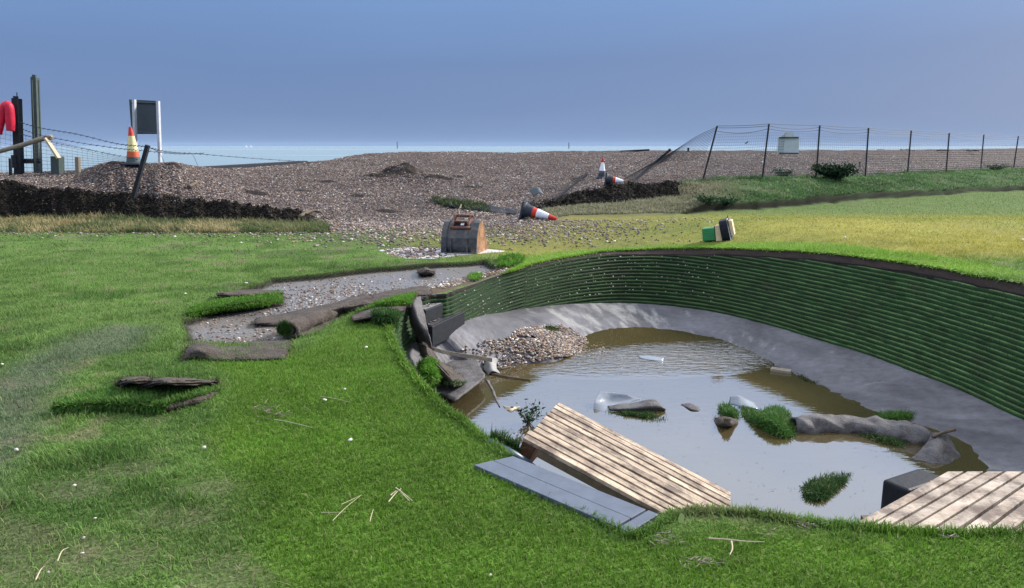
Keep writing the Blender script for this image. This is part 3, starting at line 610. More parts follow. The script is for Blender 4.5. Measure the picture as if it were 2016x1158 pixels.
k = rng.random(len(p)) < .35+.65*ss((fbm(p[:, 0], p[:, 1], 1.2, 3, 60)+.35)/.35)
o2_ = blades('dry_grass', p[k], nn[k], h[k], .02, c[k], 1.1, True); tag(o2_, 'straw coloured tufted grass strip under the dark cut edge at the left', 'grass', kind='stuff')

for nm_, ua_, ub_, n_, lab_ in (('scarp_fringe', -100, 600, 6000, 'dark roots and hanging thatch on the cut face at the left'), ('scarp_fringe', 1050, 1350, 3000, 'dark roots and hanging thatch on the cut face beside the small cones')):
    p, nn, h, c = strip(n_, ua_, ub_, lambda s: (s[1]-.05, s[3]+.12), .045, .02, lambda x, y, t, u: np.tile([.014,.013,.010], (len(x), 1))*(1+2.5*(rng.random(len(x)) < .06))[:, None])
    nn[:, 1] -= 1.2; nn /= np.linalg.norm(nn, axis=1)[:, None]; tag(blades(nm_, p, nn, h, .035, c, 1.2, True), lab_, 'roots', kind='stuff')
# ------------------------------------------------------------------ pebbles
ph = (1+5**.5)/2; ico = np.array([(-1,ph,0),(1,ph,0),(-1,-ph,0),(1,-ph,0),(0,-1,ph),(0,1,ph),(0,-1,-ph),(0,1,-ph),(ph,0,-1),(ph,0,1),(-ph,0,-1),(-ph,0,1)])/1.902
icf = np.array([(0,11,5),(0,5,1),(0,1,7),(0,7,10),(0,10,11),(1,5,9),(5,11,4),(11,10,2),(10,7,6),(7,1,8),(3,9,4),(3,4,2),(3,2,6),(3,6,8),(3,8,9),(4,9,5),(2,4,11),(6,2,10),(8,6,7),(9,8,1)])
PAL = np.array([(.185,.150,.135),(.25,.205,.175),(.115,.098,.095),(.31,.255,.20),(.22,.135,.085),(.15,.145,.16),(.55,.51,.46),(.06,.052,.055),(.30,.20,.14)])
def pebbles(name, pos, r, pal=None, pr=None, parent=None):
    n = len(pos); r = np.asarray(r)*np.ones(n)
    sc = r[:, None]*np.column_stack([rng.uniform(.75, 1.3, n), rng.uniform(.7, 1.1, n), rng.uniform(.4, .75, n)])
    v = ico[None]*(1+rng.uniform(-.18, .18, (n, 12, 1)))*sc[:, None, :]
    a = rng.random(n)*6.28; ca, sa = np.cos(a), np.sin(a); x = v[..., 0]*ca[:, None]-v[..., 1]*sa[:, None]; y = v[..., 0]*sa[:, None]+v[..., 1]*ca[:, None]
    t = rng.normal(0, .35, n); z = v[..., 2]+x*np.tan(t)[:, None]*.5
    v = np.stack([x, y, z], -1)+pos[:, None]
    pr = pr if pr is not None else [.22,.18,.14,.12,.10,.08,.05,.06,.05]
    c = PAL[rng.choice(len(PAL), n, p=np.array(pr)/sum(pr))]*rng.uniform(.75, 1.3, (n, 1)); c = np.repeat(c[:, None], 12, 1)
    c *= (1+.45*fbm(pos[:, 0], pos[:, 1], .55, 4, 95))[:, None, None]
    F = (icf[None]+np.arange(n)[:, None, None]*12).reshape(-1, 3)
    return fast_mesh(name, v.reshape(-1, 3), [F], np.clip(c.reshape(-1, 3), 0, 1), M['stone'], parent)
n = 90000; u = rng.uniform(-60, 2080, n); yy = 17.5+22*rng.random(n)**1.5; x = (u-1008)/1527*yy; uu, s = stations(x, yy)
k = (yy > s[3]+.02) | ((uu > 600) & (uu < 1075) & (yy > s[0]+.3)); k &= yy < s[5]+1; k &= rng.random(n) > ss((humf(x, yy)-.3)/.3)*.85; x, yy = x[k], yy[k]
a1 = np.column_stack([x, yy, zt(x, yy)+.006]); r1 = rng.uniform(.009, .026, len(x))*(.7+yy/60)
# stones on the washed-over lawn
n = 9000; u = rng.normal(900, 190, n); yy = 12.3+5.5*rng.random(n)**.7; x = (u-1008)/1527*yy; k = (rng.random(n) < ss((yy-11.8)/4)*.9) & (sdist(x, yy, RIMP[::5]) < -.25); x, yy = x[k], yy[k]
a2 = np.column_stack([x, yy, zt(x, yy)+.015]); r2 = rng.uniform(.010, .030, len(x))
# at the foot of the left cut
n = 1500; u = rng.uniform(-60, 640, n); yy = rng.uniform(14.6, 15.6, n)+rng.normal(0, .15, n)+rng.choice([0, 1.6], n); x = (u-1008)/1527*yy; a3 = np.column_stack([x, yy, zt(x, yy)+.01]); r3 = rng.uniform(.010, .026, n)
pb = pebbles('shingle', np.concatenate([a1, a2, a3]), np.concatenate([r1, r2, r3])); tag(pb, 'mauve and brown beach pebbles of the shingle bank, washed on to the lawn', 'shingle', kind='stuff')
# stones in the bare patch
n = 12000; x = rng.uniform(-3.2, .4, n); yy = rng.uniform(5.9, 11.6, n); d = sdist(x, yy, PATCH)
uu, vv = proj(x, yy, 0*x); dense = np.exp(-((vv-(575-(uu-680)*.06))/26)**2)*np.exp(-((uu-650)/110)**2)+.28*np.exp(-((vv-640)/40)**2)*(uu < 560)+.04+.5*ss((vv-(548-(uu-780)*.17))/20)*(uu > 700)
k = (d > .03) & (rng.random(n) < dense*1.3); x, yy = x[k], yy[k]
a4 = np.column_stack([x, yy, zt(x, yy)+.004]); r4 = rng.uniform(.006, .018, len(x))
n = 900; q = np.array([P(a, b)[:2] for a, b in zip(rng.uniform(850, 1000, n), rng.uniform(520, 570, n))]); k = (sdist(q[:, 0], q[:, 1], RIMP[::5]) < -.02); q = q[k]; uu, vv = proj(q[:, 0], q[:, 1], 0*q[:, 0]); k = np.abs(vv-(566-(uu-850)*.30)) < 13; q = q[k]
a5 = np.column_stack([q, zt(q[:, 0], q[:, 1])+.006]); r5 = rng.uniform(.008, .022, len(q))
pb = pebbles('gravel', np.concatenate([a4, a5]), np.concatenate([r4, r5]), pr=[.22,.16,.08,.14,.14,.06,.12,.04,.06]); tag(pb, 'loose pebbles scattered over the bare grey mud patch in the lawn', 'gravel', kind='stuff')
HPOLY = np.array([(900,698),(915,684),(960,670),(1000,664),(1030,645),(1060,638),(1115,643),(1150,664),(1215,688),(1190,702),(1100,702),(1040,716),(985,726),(940,712)])
# the heap in the pool
n = 11000; q = []
for i in range(n):
    if i % 3: a = P(random.gauss(1050, 95), random.gauss(692, 17), -.83)
    else: a = P(random.gauss(1105, 42), random.gauss(668, 12), -.83)
    q.append(a)
q = np.array(q)
def floorfull(x, y):
    d_ = (BOT[:, 0][None]-x[:, None])**2+(BOT[:, 1][None]-y[:, None])**2; j_ = d_.argmin(1); dd = np.sqrt(d_.min(1)); z = BOT[j_, 2]+.02-(.145+.9*(BOT[j_, 2]-ZB)+.75*ss((.7-x)/.8)*ss((9.3-y)/1.))*dd; z = np.maximum(z, -1.15)
    hp = P(1060, 690, -.86); z = z+.07*np.exp(-(((x-hp[0])/.75)**2+((y-hp[1])/.62)**2)); hp = P(1080, 655, -.86); z = z+.09*np.exp(-(((x-hp[0])/.35)**2+((y-hp[1])/.4)**2)); return z
pu, pv = proj(q[:, 0], q[:, 1], q[:, 2]*0-.83); q = q[(sdist(pu, pv, HPOLY) > -30)]; n = len(q)
fz_ = floorfull(q[:, 0], q[:, 1]); q[:, 2] = np.maximum(fz_+rng.uniform(0, .02, n), ZW-.01)
pu, pv = proj(q[:, 0], q[:, 1], q[:, 2]); q = q[(sdist(pu, pv, HPOLY)+8*fbm(pu, pv, .07, 2, 3) > 0) & (fbm(pu, pv*1.6, .035, 3, 8) > -.42)]; k = sdist(q[:, 0], q[:, 1], BOT[::6, :2]) > .05; q = q[k]
pb = pebbles('shingle_heap', q, rng.uniform(.008, .023, len(q)), pr=[.2,.16,.1,.15,.16,.06,.1,.05,.08]); tag(pb, 'heap of brown pebbles breaking the water at the foot of the turf face', 'shingle', kind='stuff')

# clods of black soil on the cut faces
PALO = PAL; PAL = np.array([(.012,.010,.010),(.022,.018,.016),(.03,.022,.017),(.015,.016,.012),(.05,.036,.028),(.008,.008,.009),(.07,.06,.05),(.02,.024,.012),(.01,.01,.012)])
cl_ = []
for ua_, ub_, n_ in ((-100, 610, 13000), (1045, 1345, 6000)):
    p, nn, h, c = strip(n_, ua_, ub_, lambda s: (s[1]-.08, s[3]+.16), .1, .02, lambda x, y, t, u: np.zeros((len(x), 3))); cl_.append(p+np.array([0,0,.02]))
cl_ = np.concatenate(cl_); pb = pebbles('soil_clods', cl_, rng.uniform(.008, .026, len(cl_))); tag(pb, 'crumbled black soil clods on the cut faces of the shingle bank', 'soil', kind='stuff'); PAL = PALO
# chips caught on the ledges of the face
n = 260; k_ = rng.integers(0, NS, 6000); lr = rng.integers(2, nl, 6000); q = np.array([WALLROWS[l_*5+4][kk_] for l_, kk_ in zip(lr, k_)]); uu, vv = proj(q[:, 0], q[:, 1], q[:, 2])
ok = (uu > 905) & (uu < 1420) & (q[:, 1] > 8) & ((ZB+lr*LAY) < topz[k_]-.03); q = q[ok][:n]; q[:, :2] -= Dn[k_[ok][:n]]*.012; q[:, 2] += .008
tag(pebbles('chippings', q, rng.uniform(.006, .014, len(q)), pr=[0,.3,0,.5,.1,0,1,0,.2]), 'pale chips caught on the ledges of the turf face', 'gravel', kind='stuff')
# puddle by the bucket
pq = catmull([P(u, v, 0) for u, v in ((738,491),(800,484),(870,486),(950,487),(1012,493),(960,499),(900,503),(850,508),(800,509),(760,500))], 60, True); pq[:, :2] = (pq[:, :2]-pq[:, :2].mean(0))*1.06+pq[:, :2].mean(0); pq[:, 2] = -.016
mb = MB(); mb.add(pq, [tuple(range(60))]); tag(mb.build('puddle_water', M['puddle']), kind='structure')
n = 500; q = np.array([P(a, b)[:2] for a, b in zip(rng.normal(815, 38, n), rng.uniform(483, 506, n))]); q = q[sdist(q[:, 0], q[:, 1], pq) > -.1]
tag(pebbles('gravel', np.column_stack([q, np.full(len(q), -.012)]), rng.uniform(.012, .035, len(q)), pr=[.2,.1,.25,.05,.15,.1,.03,.2,.03]), 'dark wet pebbles lying in the puddle beside the digger bucket', 'gravel', kind='stuff')
# ================================================================== objects
def W(u, v, dz=0.):
    g = G(u, v); return P(u, v, g[2]+dz)
def grid_up(ctrl, nr, nc):
    c = np.array(ctrl, float); r0, c0, _ = c.shape
    a = np.stack([catmull(c[i], nc) for i in range(r0)]); return np.stack([catmull(a[:, j], nr) for j in range(nc)], 1)
def gnorm(g):
    du = np.gradient(g, axis=0); dv = np.gradient(g, axis=1); n = np.cross(du, dv); n /= np.linalg.norm(n, axis=2, keepdims=True)+1e-9
    if n[..., 2].mean() < 0: n = -n
    return n
def sheet(name, ctrl, thick, m, parent=None, nr=26, nc=40, rough=.006, ragged=.008, seed=0, raw=False, freq=9):
    g = np.array(ctrl, float) if raw else grid_up(ctrl, nr, nc); nr, nc = g.shape[:2]; n = gnorm(g)
    ii, jj = np.meshgrid(np.arange(nr), np.arange(nc), indexing='ij')
    d = fbm(g[..., 0]+g[..., 2], g[..., 1], freq, 3, 40+seed)*rough; g = g+n*d[..., None]
    e = fbm(ii/4.+seed, jj/4., 1, 3, 3)*ragged; e2 = fbm(ii/4., jj/4.+seed, 1, 3, 6)*ragged
    edge = ((ii == 0)|(ii == nr-1)|(jj == 0)|(jj == nc-1))
    g[..., 0] += e*edge; g[..., 1] += e2*edge
    b = g-n*thick; v = np.concatenate([g.reshape(-1, 3), b.reshape(-1, 3)]); k = nr*nc
    q = lambda i, j: i*nc+j; f = []
    for i in range(nr-1):
        for j in range(nc-1):
            f += [(q(i,j), q(i,j+1), q(i+1,j+1), q(i+1,j)), (k+q(i,j), k+q(i+1,j), k+q(i+1,j+1), k+q(i,j+1))]
    for j in range(nc-1): f += [(q(0,j), k+q(0,j), k+q(0,j+1), q(0,j+1)), (q(nr-1,j), q(nr-1,j+1), k+q(nr-1,j+1), k+q(nr-1,j))]
    for i in range(nr-1): f += [(q(i,0), q(i+1,0), k+q(i+1,0), k+q(i,0)), (q(i,nc-1), k+q(i,nc-1), k+q(i+1,nc-1), q(i+1,nc-1))]
    mb = MB(); mb.add(v, f); o = mb.build(name, m, parent, smooth=True)
    if m is M['backing'] and parent is None:              # frayed roots round the torn edge
        eg = np.concatenate([g[0], g[-1], g[:, 0], g[:, -1]]); ng = np.concatenate([n[0], n[-1], n[:, 0], n[:, -1]]); ce = g.reshape(-1, 3).mean(0)
        k_ = rng.integers(0, len(eg), 420); p_ = eg[k_]+rng.normal(0, .008, (420, 3)); d_ = p_-ce; d_[:, 2] = 0; d_ /= np.linalg.norm(d_, axis=1)[:, None]+1e-6
        nn_ = ng[k_]*.5+d_*.8+rng.normal(0, .4, (420, 3)); nn_ /= np.linalg.norm(nn_, axis=1)[:, None]
        blades('frayed_roots', p_, nn_, np.full(420, .022), .005, np.tile([.06,.05,.035], (420, 1)), 1.0, False, o)['kind'] = 'stuff'
    return o, g, n
def pile(g, n, cnt, h, w, col, parent, sel=None, flip=1, lean=.9, name='grass_blades', spread=.3):
    nr, nc = g.shape[:2]; a = rng.random(cnt)*(nr-1.001); b = rng.random(cnt)*(nc-1.001); i = a.astype(int); j = b.astype(int); fa = (a-i)[:, None]; fb = (b-j)[:, None]
    if sel is not None: k = sel(a/(nr-1), b/(nc-1)); i, j, fa, fb = i[k], j[k], fa[k], fb[k]
    lerp = lambda z: (z[i, j]*(1-fa)+z[i+1, j]*fa)*(1-fb)+(z[i, j+1]*(1-fa)+z[i+1, j+1]*fa)*fb
    p = lerp(g); nn = lerp(n)*flip+rng.normal(0, spread, (len(p), 3)); nn /= np.linalg.norm(nn, axis=1)[:, None]
    c = np.tile(np.array(col), (len(p), 1))*(1+.4*fbm(p[:, 0], p[:, 1], 5, 2, 70))[:, None]
    o = blades(name, p, nn, np.full(len(p), h), w, c, lean, True, parent); o['kind'] = 'stuff'; return o
TG = (.085, .21, .022); TD = (.035, .09, .022)
BK, WM = M['backing'], M['wetmat']

# --- peeled turf on the lawn
o, g, n = sheet('turf_strip', [[W(372,608,.03), W(430,592,.05), W(500,582,.07), W(556,574,.05)], [W(368,616,.03), W(430,604,.045), W(500,594,.05), W(556,586,.045)], [W(372,622,.0), W(430,612,.015), W(500,603,.02), W(557,597,.02)]], .035, BK)
tag(o, 'bright green turf strip with a dark cut lower edge jutting into the bare mud patch', 'turf strip'); pile(g, n, 5200, .035, .007, TG, o)
o2, g, n = sheet('folded_edge', [[W(425,577,.05), W(490,570,.07), W(553,572,.06)], [W(428,580,.09), W(490,575,.11), W(556,577,.09)], [W(430,583,.06), W(490,579,.07), W(556,581,.06)]], .02, BK, o)
o, g, n = sheet('turf_mat', [[W(372,680,.05), W(395,672,.07), W(440,674,.04), W(510,671,.03), W(573,671,.03)], [W(364,692,.05), W(390,684,.10), W(440,688,.035), W(510,686,.03), W(567,687,.03)], [W(358,706,.02), W(390,703,.03), W(440,707,.02), W(505,707,.02), W(561,704,.02)]], .025, BK, rough=.01)
tag(o, 'flat brown upturned turf mat below the left end of the bare mud patch', 'turf mat')
pile(g, n, 700, .03, .007, TD, o, sel=lambda a, b: a > .94, spread=.6)
def turf_roll(name, label, p0, p1, r, flap, m, turns=1.6, up=.0, twist=0., cat='turf roll', grass=TG, nl_=34):
    p0 = np.array(p0, float); p1 = np.array(p1, float); ax = p1-p0; Lh = np.linalg.norm(ax); ax /= Lh
    side = np.cross(ax, [0,0,1.]); side /= np.linalg.norm(side)      # to the camera's side
    if side[1] > 0: side = -side
    rows_ = []
    for t in np.linspace(0, 1, nl_):
        c = p0+(p1-p0)*t; rr = r*(1+.12*math.sin(5*t+1)-.25*t*twist); row = []
        for a in np.linspace(turns*2*math.pi, 0, 30):
            q = rr*(1-.45*a/(turns*2*math.pi)); row.append(c+side*(1.15*q*math.sin(a))+np.array([0,0,.78])*(rr-q*math.cos(a)))
        fl = flap*(1-.3*t)
        for s in np.linspace(.04, 1, 10): row.append(c+side*(fl*s)+np.array([0,0,.035+.012*math.sin(s*7+t*5)]))
        rows_.append(row)
    g = np.array(rows_)
    o, g, n = sheet(name, g, .018, m, raw=True, rough=.026, freq=6, seed=int(r*1000))
    tag(o, label, cat); return o, g, n
o, g, n = turf_roll('turf_roll', 'thick brown rolled up turf with green inside its near end, beside the fresh lawn', W(562,668,0), W(700,606,0), .10, .46, BK, 1.4)
k = 34; th = rng.random(1500)*6.28; rr = np.sqrt(rng.random(1500))*.082; e0 = W(562,668,0); ax = (W(700,606,0)-e0); ax /= np.linalg.norm(ax); sd_ = np.cross(ax, [0,0,1.])
pp = e0+np.outer(rr*np.cos(th), sd_)+np.outer(rr*np.sin(th)+.10, [0,0,1.]); pp += ax*.012
blades('grass_blades', pp, -np.tile(ax, (1500, 1))+rng.normal(0, .4, (1500, 3))*1., np.full(1500, .03), .006, np.tile([.035,.10,.015], (1500, 1)), .8, True, o)['kind'] = 'stuff'
o, g, n = sheet('turf_mat', [[W(505,627,.03), W(580,612,.03), W(650,598,.05), W(720,578,.08)], [W(498,636,.05), W(580,626,.05), W(655,606,.14), W(735,586,.15)], [W(506,641,.015), W(570,636,.03), W(655,622,.05), W(740,596,.04)]], .02, BK, rough=.012, seed=3)
tag(o, 'long crumpled brown turf mat with a raised fold lying behind the thick turf roll', 'turf mat')
o, g, n = sheet('turf_mat', [[W(640,606,.06), W(720,584,.06), W(760,574,.06), W(835,562,.05)], [W(645,612,.10), W(720,592,.16), W(775,580,.15), W(845,568,.12)], [W(655,620,.03), W(725,603,.04), W(785,588,.04), W(850,577,.02)]], .02, BK, rough=.02, seed=4)
tag(o, 'narrow brown turf ridge running back toward the black steps above the mud', 'turf mat')
o, g, n = sheet('turf_strip', [[W(716,595,.06), W(770,583,.08), W(822,577,.06)], [W(708,604,.06), W(765,594,.09), W(815,588,.07)], [W(700,615,.02), W(760,604,.04), W(808,600,.04)]], .035, BK, seed=5)
tag(o, 'small bright green turf flap left of the hanging dark mat', 'turf strip'); pile(g, n, 5200, .035, .007, TG, o)
o, g, n = sheet('turf_mat', [[W(690,622,.02), W(740,606,.05), W(800,600,.03)], [W(696,630,.05), W(740,620,.07), W(796,610,.04)], [W(704,634,.0), W(740,628,.02), W(790,616,.01)]], .02, BK, seed=6)
tag(o, 'brown turf edge folded under the small bright green turf flap', 'turf mat')
o, g, n = sheet('turf_clump', [[W(735,614,.06), W(765,612,.08), W(786,618,.03)], [W(735,622,.08), W(762,622,.10), W(785,628,.05)], [W(738,632,.01), W(762,638,.01), W(783,640,-.06)]], .04, BK, seed=7)
tag(o, 'tufted green turf clump drooping over the bunker edge beside the fresh lawn', 'turf clump'); pile(g, n, 2600, .055, .008, TD, o, spread=.6)
for lab, ct, sd2 in (('smaller brown turf lump, left of the two on the open lawn', [[W(226,753,.02), W(250,744,.06), W(292,741,.05)], [W(230,757,.07), W(258,751,.17), W(296,748,.13)], [W(228,759,.0), W(262,758,.01), W(296,758,.01)]], 8),
                   ('larger brown turf lump tapering to a point at its right, on the open lawn', [[W(276,756,.02), W(310,744,.08), W(360,744,.07), W(428,750,.03)], [W(280,760,.09), W(315,753,.20), W(365,753,.16), W(430,751,.03)], [W(276,765,.0), W(320,764,.01), W(372,764,.01), W(428,754,.0)]], 9)):
    o, g, n = sheet('turf_mat', ct, .02, BK, rough=.02, seed=sd2); tag(o, lab, 'turf mat', 'brown turf lumps on the open lawn')
    pile(g, n, 500, .04, .008, TD, o, sel=lambda a, b: a > .9, spread=.5)
o, g, n = sheet('turf_strip', [[W(228,762,.01), W(330,766,.01), W(440,768,.0)], [W(160,778,.06), W(270,784,.04), W(390,782,.05)], [W(106,800,.05), W(215,795,.06), W(330,800,.045)], [W(108,805,.02), W(212,800,.02), W(325,806,.02)]], .04, BK, seed=10)
tag(o, 'loose green turf strip with shadowed lifted edges in front of the brown turf lumps', 'turf strip'); pile(g, n, 9000, .045, .006, (.075,.165,.03), o, spread=.4)
o, g, n = sheet('soil_clod', [[W(822,532,.02), W(838,527,.06), W(856,533,.02)], [W(824,537,.06), W(840,534,.10), W(856,538,.05)], [W(826,543,0), W(840,543,.01), W(854,542,0)]], .03, BK, rough=.03, seed=11, freq=20)
tag(o, 'small brown soil clod lying on the wet grey mud', 'soil clod')
o, g, n = sheet('turf_clump', [[W(922,544,.02), W(935,540,.06), W(948,542,.02)], [W(926,552,.0), W(936,552,.02), W(948,549,.0)]], .03, BK, seed=12); tag(o, 'tiny green grass clump on the stony rim above the black steps', 'turf clump'); pile(g, n, 500, .06, .01, TG, o, spread=.6)
o, g, n = sheet('turf_clump', [[W(982,508,.02), W(1005,503,.07), W(1030,506,.02)], [W(980,526,.0), W(1002,525,.02), W(1026,518,.0)]], .03, BK, seed=13); tag(o, 'bright green turf clump at the rim just right of the digger bucket', 'turf clump'); pile(g, n, 1500, .07, .014, TG, o, spread=.6)

# --- hanging and draped mats by the steps
o, g, n = sheet('hanging_mat', [[P(801,592,.02), P(814,586,.05), P(828,583,.03)], [P(803,612,-.06), P(818,610,-.03), P(834,612,-.07)], [P(808,640,-.22), P(824,640,-.18), P(842,650,-.24)], [P(824,672,-.45), P(838,676,-.42), P(850,690,-.48)]], .02, WM, rough=.008, seed=14)
tag(o, 'dark grey turf mat hanging like a tongue beside the black steps', 'turf mat')
o, g, n = sheet('draped_mat', [[P(824,676,-.42), P(838,680,-.36), P(853,690,-.44)], [P(828,700,-.52), P(845,702,-.42), P(866,708,-.52)], [P(842,720,-.62), P(866,724,-.50), P(890,726,-.64)], [P(860,742,-.68), P(886,744,-.56), P(912,744,-.68)], [P(872,756,-.72), P(894,758,-.62), P(916,756,-.71)]], .03, BK, rough=.02, seed=15, nr=40)
tag(o, 'brown folded turf draped down the inner face on to the grey mat', 'turf mat'); pile(g, n, 1600, .045, .008, TD, o, sel=lambda a, b: (a > .88) | (b < .06), spread=.5)
o, g, n = sheet('turf_clump', [[P(826,716,-.55), P(845,710,-.46), P(862,722,-.55)], [P(826,740,-.62), P(845,738,-.50), P(865,742,-.60)], [P(838,758,-.72), P(852,757,-.66), P(864,752,-.70)]], .04, BK, rough=.03, seed=16)
tag(o, 'bright green turf clump tucked against the draped brown turf', 'turf clump'); pile(g, n, 5200, .05, .008, TG, o, spread=.6)
o, g, n = sheet('floor_mat', [[P(872,700,-.74), P(905,702,-.74), P(936,704,-.74)], [P(860,725,-.74), P(900,725,-.74), P(948,728,-.74)], [P(850,752,-.74), P(885,760,-.73), P(952,742,-.74)], [P(848,764,-.74), P(872,775,-.74), P(896,787,-.74)]], .025, WM, rough=.008, seed=17)
tag(o, 'flat grey mat with a pointed corner lying at the pool edge below the draped turf', 'turf mat')
mb = MB(); pt = catmull([P(822,660,-.35), P(836,680,-.48), P(862,694,-.58), P(900,702,-.66), P(940,708,-.72), P(968,713,-.76)], 30); up = np.array([0,0,.045]); sdv = np.array([.006,.006,0])
v = np.concatenate([pt, pt+up, pt+up+sdv, pt+sdv]); m_ = 30
mb.add(v, [(a*m_+i, a*m_+i+1, ((a+1) % 4)*m_+i+1, ((a+1) % 4)*m_+i) for a in range(4) for i in range(m_-1)]); o = mb.build('edging_strip', M['branch']); tag(o, 'thin curved edging strip trailing from the hanging mat toward the pebble heap', 'edging strip')

# --- black steps
def block(name, label, p0, p1, depth, height, m, cat, group=None, top=None, bev=.008):
    p0, p1 = np.array(p0), np.array(p1); ex = p1-p0; ex[2] = 0; Lb = np.linalg.norm(ex); ex /= Lb; ey = np.array([-ex[1], ex[0], 0])
    t = thing(name, label, cat, tuple((p0+p1)/2+ey*depth/2-np.array([0,0,height])), (0,0,math.atan2(ex[1], ex[0])), group)
    b = MB(); b.box((0,0,height/2), (Lb, depth, height)); b.build('body', m, t, bevel=bev)
    if top: b = MB(); b.box((0,0,height+.004), (Lb*.94, depth*.9, .006)); b.build('tread', top, t)
    return t
p0, p1 = P(851,643,-.27), P(915,613,-.27)
block('black_step', 'lower black step at the bunker corner, dusted with pebbles', p0, p1, .44, .24, M['blackplastic'], 'step', 'black steps in the bunker corner', M['bucket'])
q0, q1 = P(838,611,-.10), P(892,590,-.10)
t = block('black_step', 'upper black step at the bunker corner with a pale liner scrap on top', q0, q1, .40, .17, M['blackplastic'], 'step', 'black steps in the bunker corner', M['liner'])
n_ = 60; tt = rng.random(n_)[:, None]; ey = np.array([-(p1-p0)[1], (p1-p0)[0], 0]); ey /= np.linalg.norm(ey)
pa = p0+(p1-p0)*tt+ey*rng.uniform(.03, .20, (n_, 1))+np.array([0,0,.014]); pb2 = q0+(q1-q0)*tt*.7+ey*rng.uniform(.04, .3, (n_, 1))+np.array([0,0,.012])
tag(pebbles('gravel', np.concatenate([pa, pb2]), rng.uniform(.006, .016, 2*n_)), 'pebbles strewn over the tops of the two black steps', 'gravel', kind='stuff')

# --- deck one
def deck_frame(c, l, w, ya, pi, ro):
    a = np.array([math.cos(ya)*math.cos(pi), math.sin(ya)*math.cos(pi), math.sin(pi)]); s = np.array([-math.sin(ya), math.cos(ya), 0]); n = np.cross(a, s); s2 = s*math.cos(ro)+n*math.sin(ro)
    return a, s2, np.cross(a, s2)
a, s2, nn = deck_frame(None, 0, 0, -.32, -.396, -.114); Mx = Matrix((a, s2, nn)).transposed()
t = thing('slatted_platform', 'tilted slatted wooden platform propped up over the flooded pool', 'platform', (.766, 4.496, -.276), mat=Mx)
w_ = 1.0/10
for i in range(10):
    b = MB(); y = -.5+w_*(i+.5); b.box((random.uniform(-.012, .012), y, -.011+random.uniform(-.003, .003)), (1.296, w_-.027+random.uniform(-.005, .004), .022), rot=Matrix.Rotation(random.gauss(0, .004), 3, 'Z')); b.build('slat', M['wood'], t, bevel=.002)
for x in (-.60, .38):
    b = MB(); b.box((x, 0, -.022-.085), (.085 if x < 0 else .06, .97, .17)); b.build('cross_beam', M['rust'] if x < 0 else M['darkwood'], t, bevel=.004)
b = MB(); b.box((-.60, -.44, -.022-.17-.06), (.10, .09, .12)); b.build('leg', M['rust'], t, bevel=.004)
for yy_ in (-.47, .47):
    b = MB(); b.box((.02, yy_, -.0225-.022), (1.10, .035, .042)); b.build('side_rail', M['darkwood'], t)
# --- deck two: a boardwalk piece with its ends cut on the slant
t = thing('boardwalk_section', 'muddy pale slatted boardwalk section at the near right edge of the pool', 'boardwalk', tuple(P(1900,1000,-.12)))
org = np.array(t.location)
for i in range(10):
    zt_ = -.10+random.uniform(-.004, .004); b0 = 1648+38.5*i+1.6*i*i+random.uniform(-2, 2); b1 = 1648+38.5*(i+1)+1.6*(i+1)**2; t0 = 1866+38.6*i; t1 = t0+38.6; k1 = .80
    a0, a1, c1, c0 = [P(*q, zt_) for q in ((b0,1050+0*i), (b0+(b1-b0)*k1,1050), (t0+(t1-t0)*k1,928), (t0,928))]
    v = [a0, a1, c1, c0]; v = [q-org for q in v]; dn = np.array([0,0,-.024]); v += [q+dn for q in v]
    b = MB(); b.add(v, [(0,1,2,3), (7,6,5,4), (0,4,5,1), (1,5,6,2), (2,6,7,3), (3,7,4,0)]); b.build('slat', M['woodmud'], t, bevel=.002)
for v_ in (1020, 950):
    a0, a1 = P(1700 if v_ == 1020 else 1835, v_, -.128)-org, P(2260, v_, -.128)-org; b = MB(); b.box(tuple((a0+a1)/2-np.array([0,0,.03])), (a1[0]-a0[0], .06, .06)); b.build('joist', M['darkwood'], t)
# --- black composite panel
t = thing('composite_panel', 'flat slate grey composite panel of grooved boards lying over the grass edge', 'panel', tuple(P(1090,980,0)))
A, B, C_, D_ = P(933,915,.02), P(1240,1048,.02), P(1297,1012,.02), P(1010,897,.02); o_ = np.array(t.location)
bi = lambda s, q: (A*(1-s)+B*s)*(1-q)+(D_*(1-s)+C_*s)*q-o_
def slab(nm, s0, s1, q0, q1, dz=0.):
    v = [bi(s0,q0), bi(s1,q0), bi(s1,q1), bi(s0,q1)]; v = [x+np.array([0,0,dz]) for x in v]; v += [x+np.array([0,0,-.028]) for x in v]
    b = MB(); b.add(v, [(0,1,2,3),(7,6,5,4),(0,4,5,1),(1,5,6,2),(2,6,7,3),(3,7,4,0)]); b.build(nm, M['slate'], t, bevel=.003)
slab('board', 0, .925, 0, .47); slab('board', 0, .925, .49, 1.0, -.002); slab('end_board', .94, 1, 0, 1)
mb = MB(); pt = catmull([P(962,872,-.01), P(1000,890,-.04), P(1030,908,-.10), P(1052,925,-.18)], 16); mb.tube(pt, .028, 12); t = mb.build('drain_pipe', M['pipe'], smooth=True); tag(t, 'short dark blue pipe at the lawn edge beside the grey panel', 'pipe')
n_ = 900; kk_ = rng.random(n_)*.45; pp = np.array([pt[int(q*15)] for q in kk_])+rng.normal(0, .012, (n_, 3))+np.array([.02,.05,.0]); blades('grass_blades', pp, rng.normal(0, .3, (n_, 3))+np.array([.2,.2,.8]), np.full(n_, .06), .006, np.tile([.03,.075,.02], (n_, 1)), .8, True, t)['kind'] = 'stuff'

# --- black block in the pool
block('black_block', 'dark plastic block half sunk behind the boardwalk section', P(1737,944,-.62), P(1790,966,-.62), .42, .3, M['blackplastic'], 'block', bev=.02)

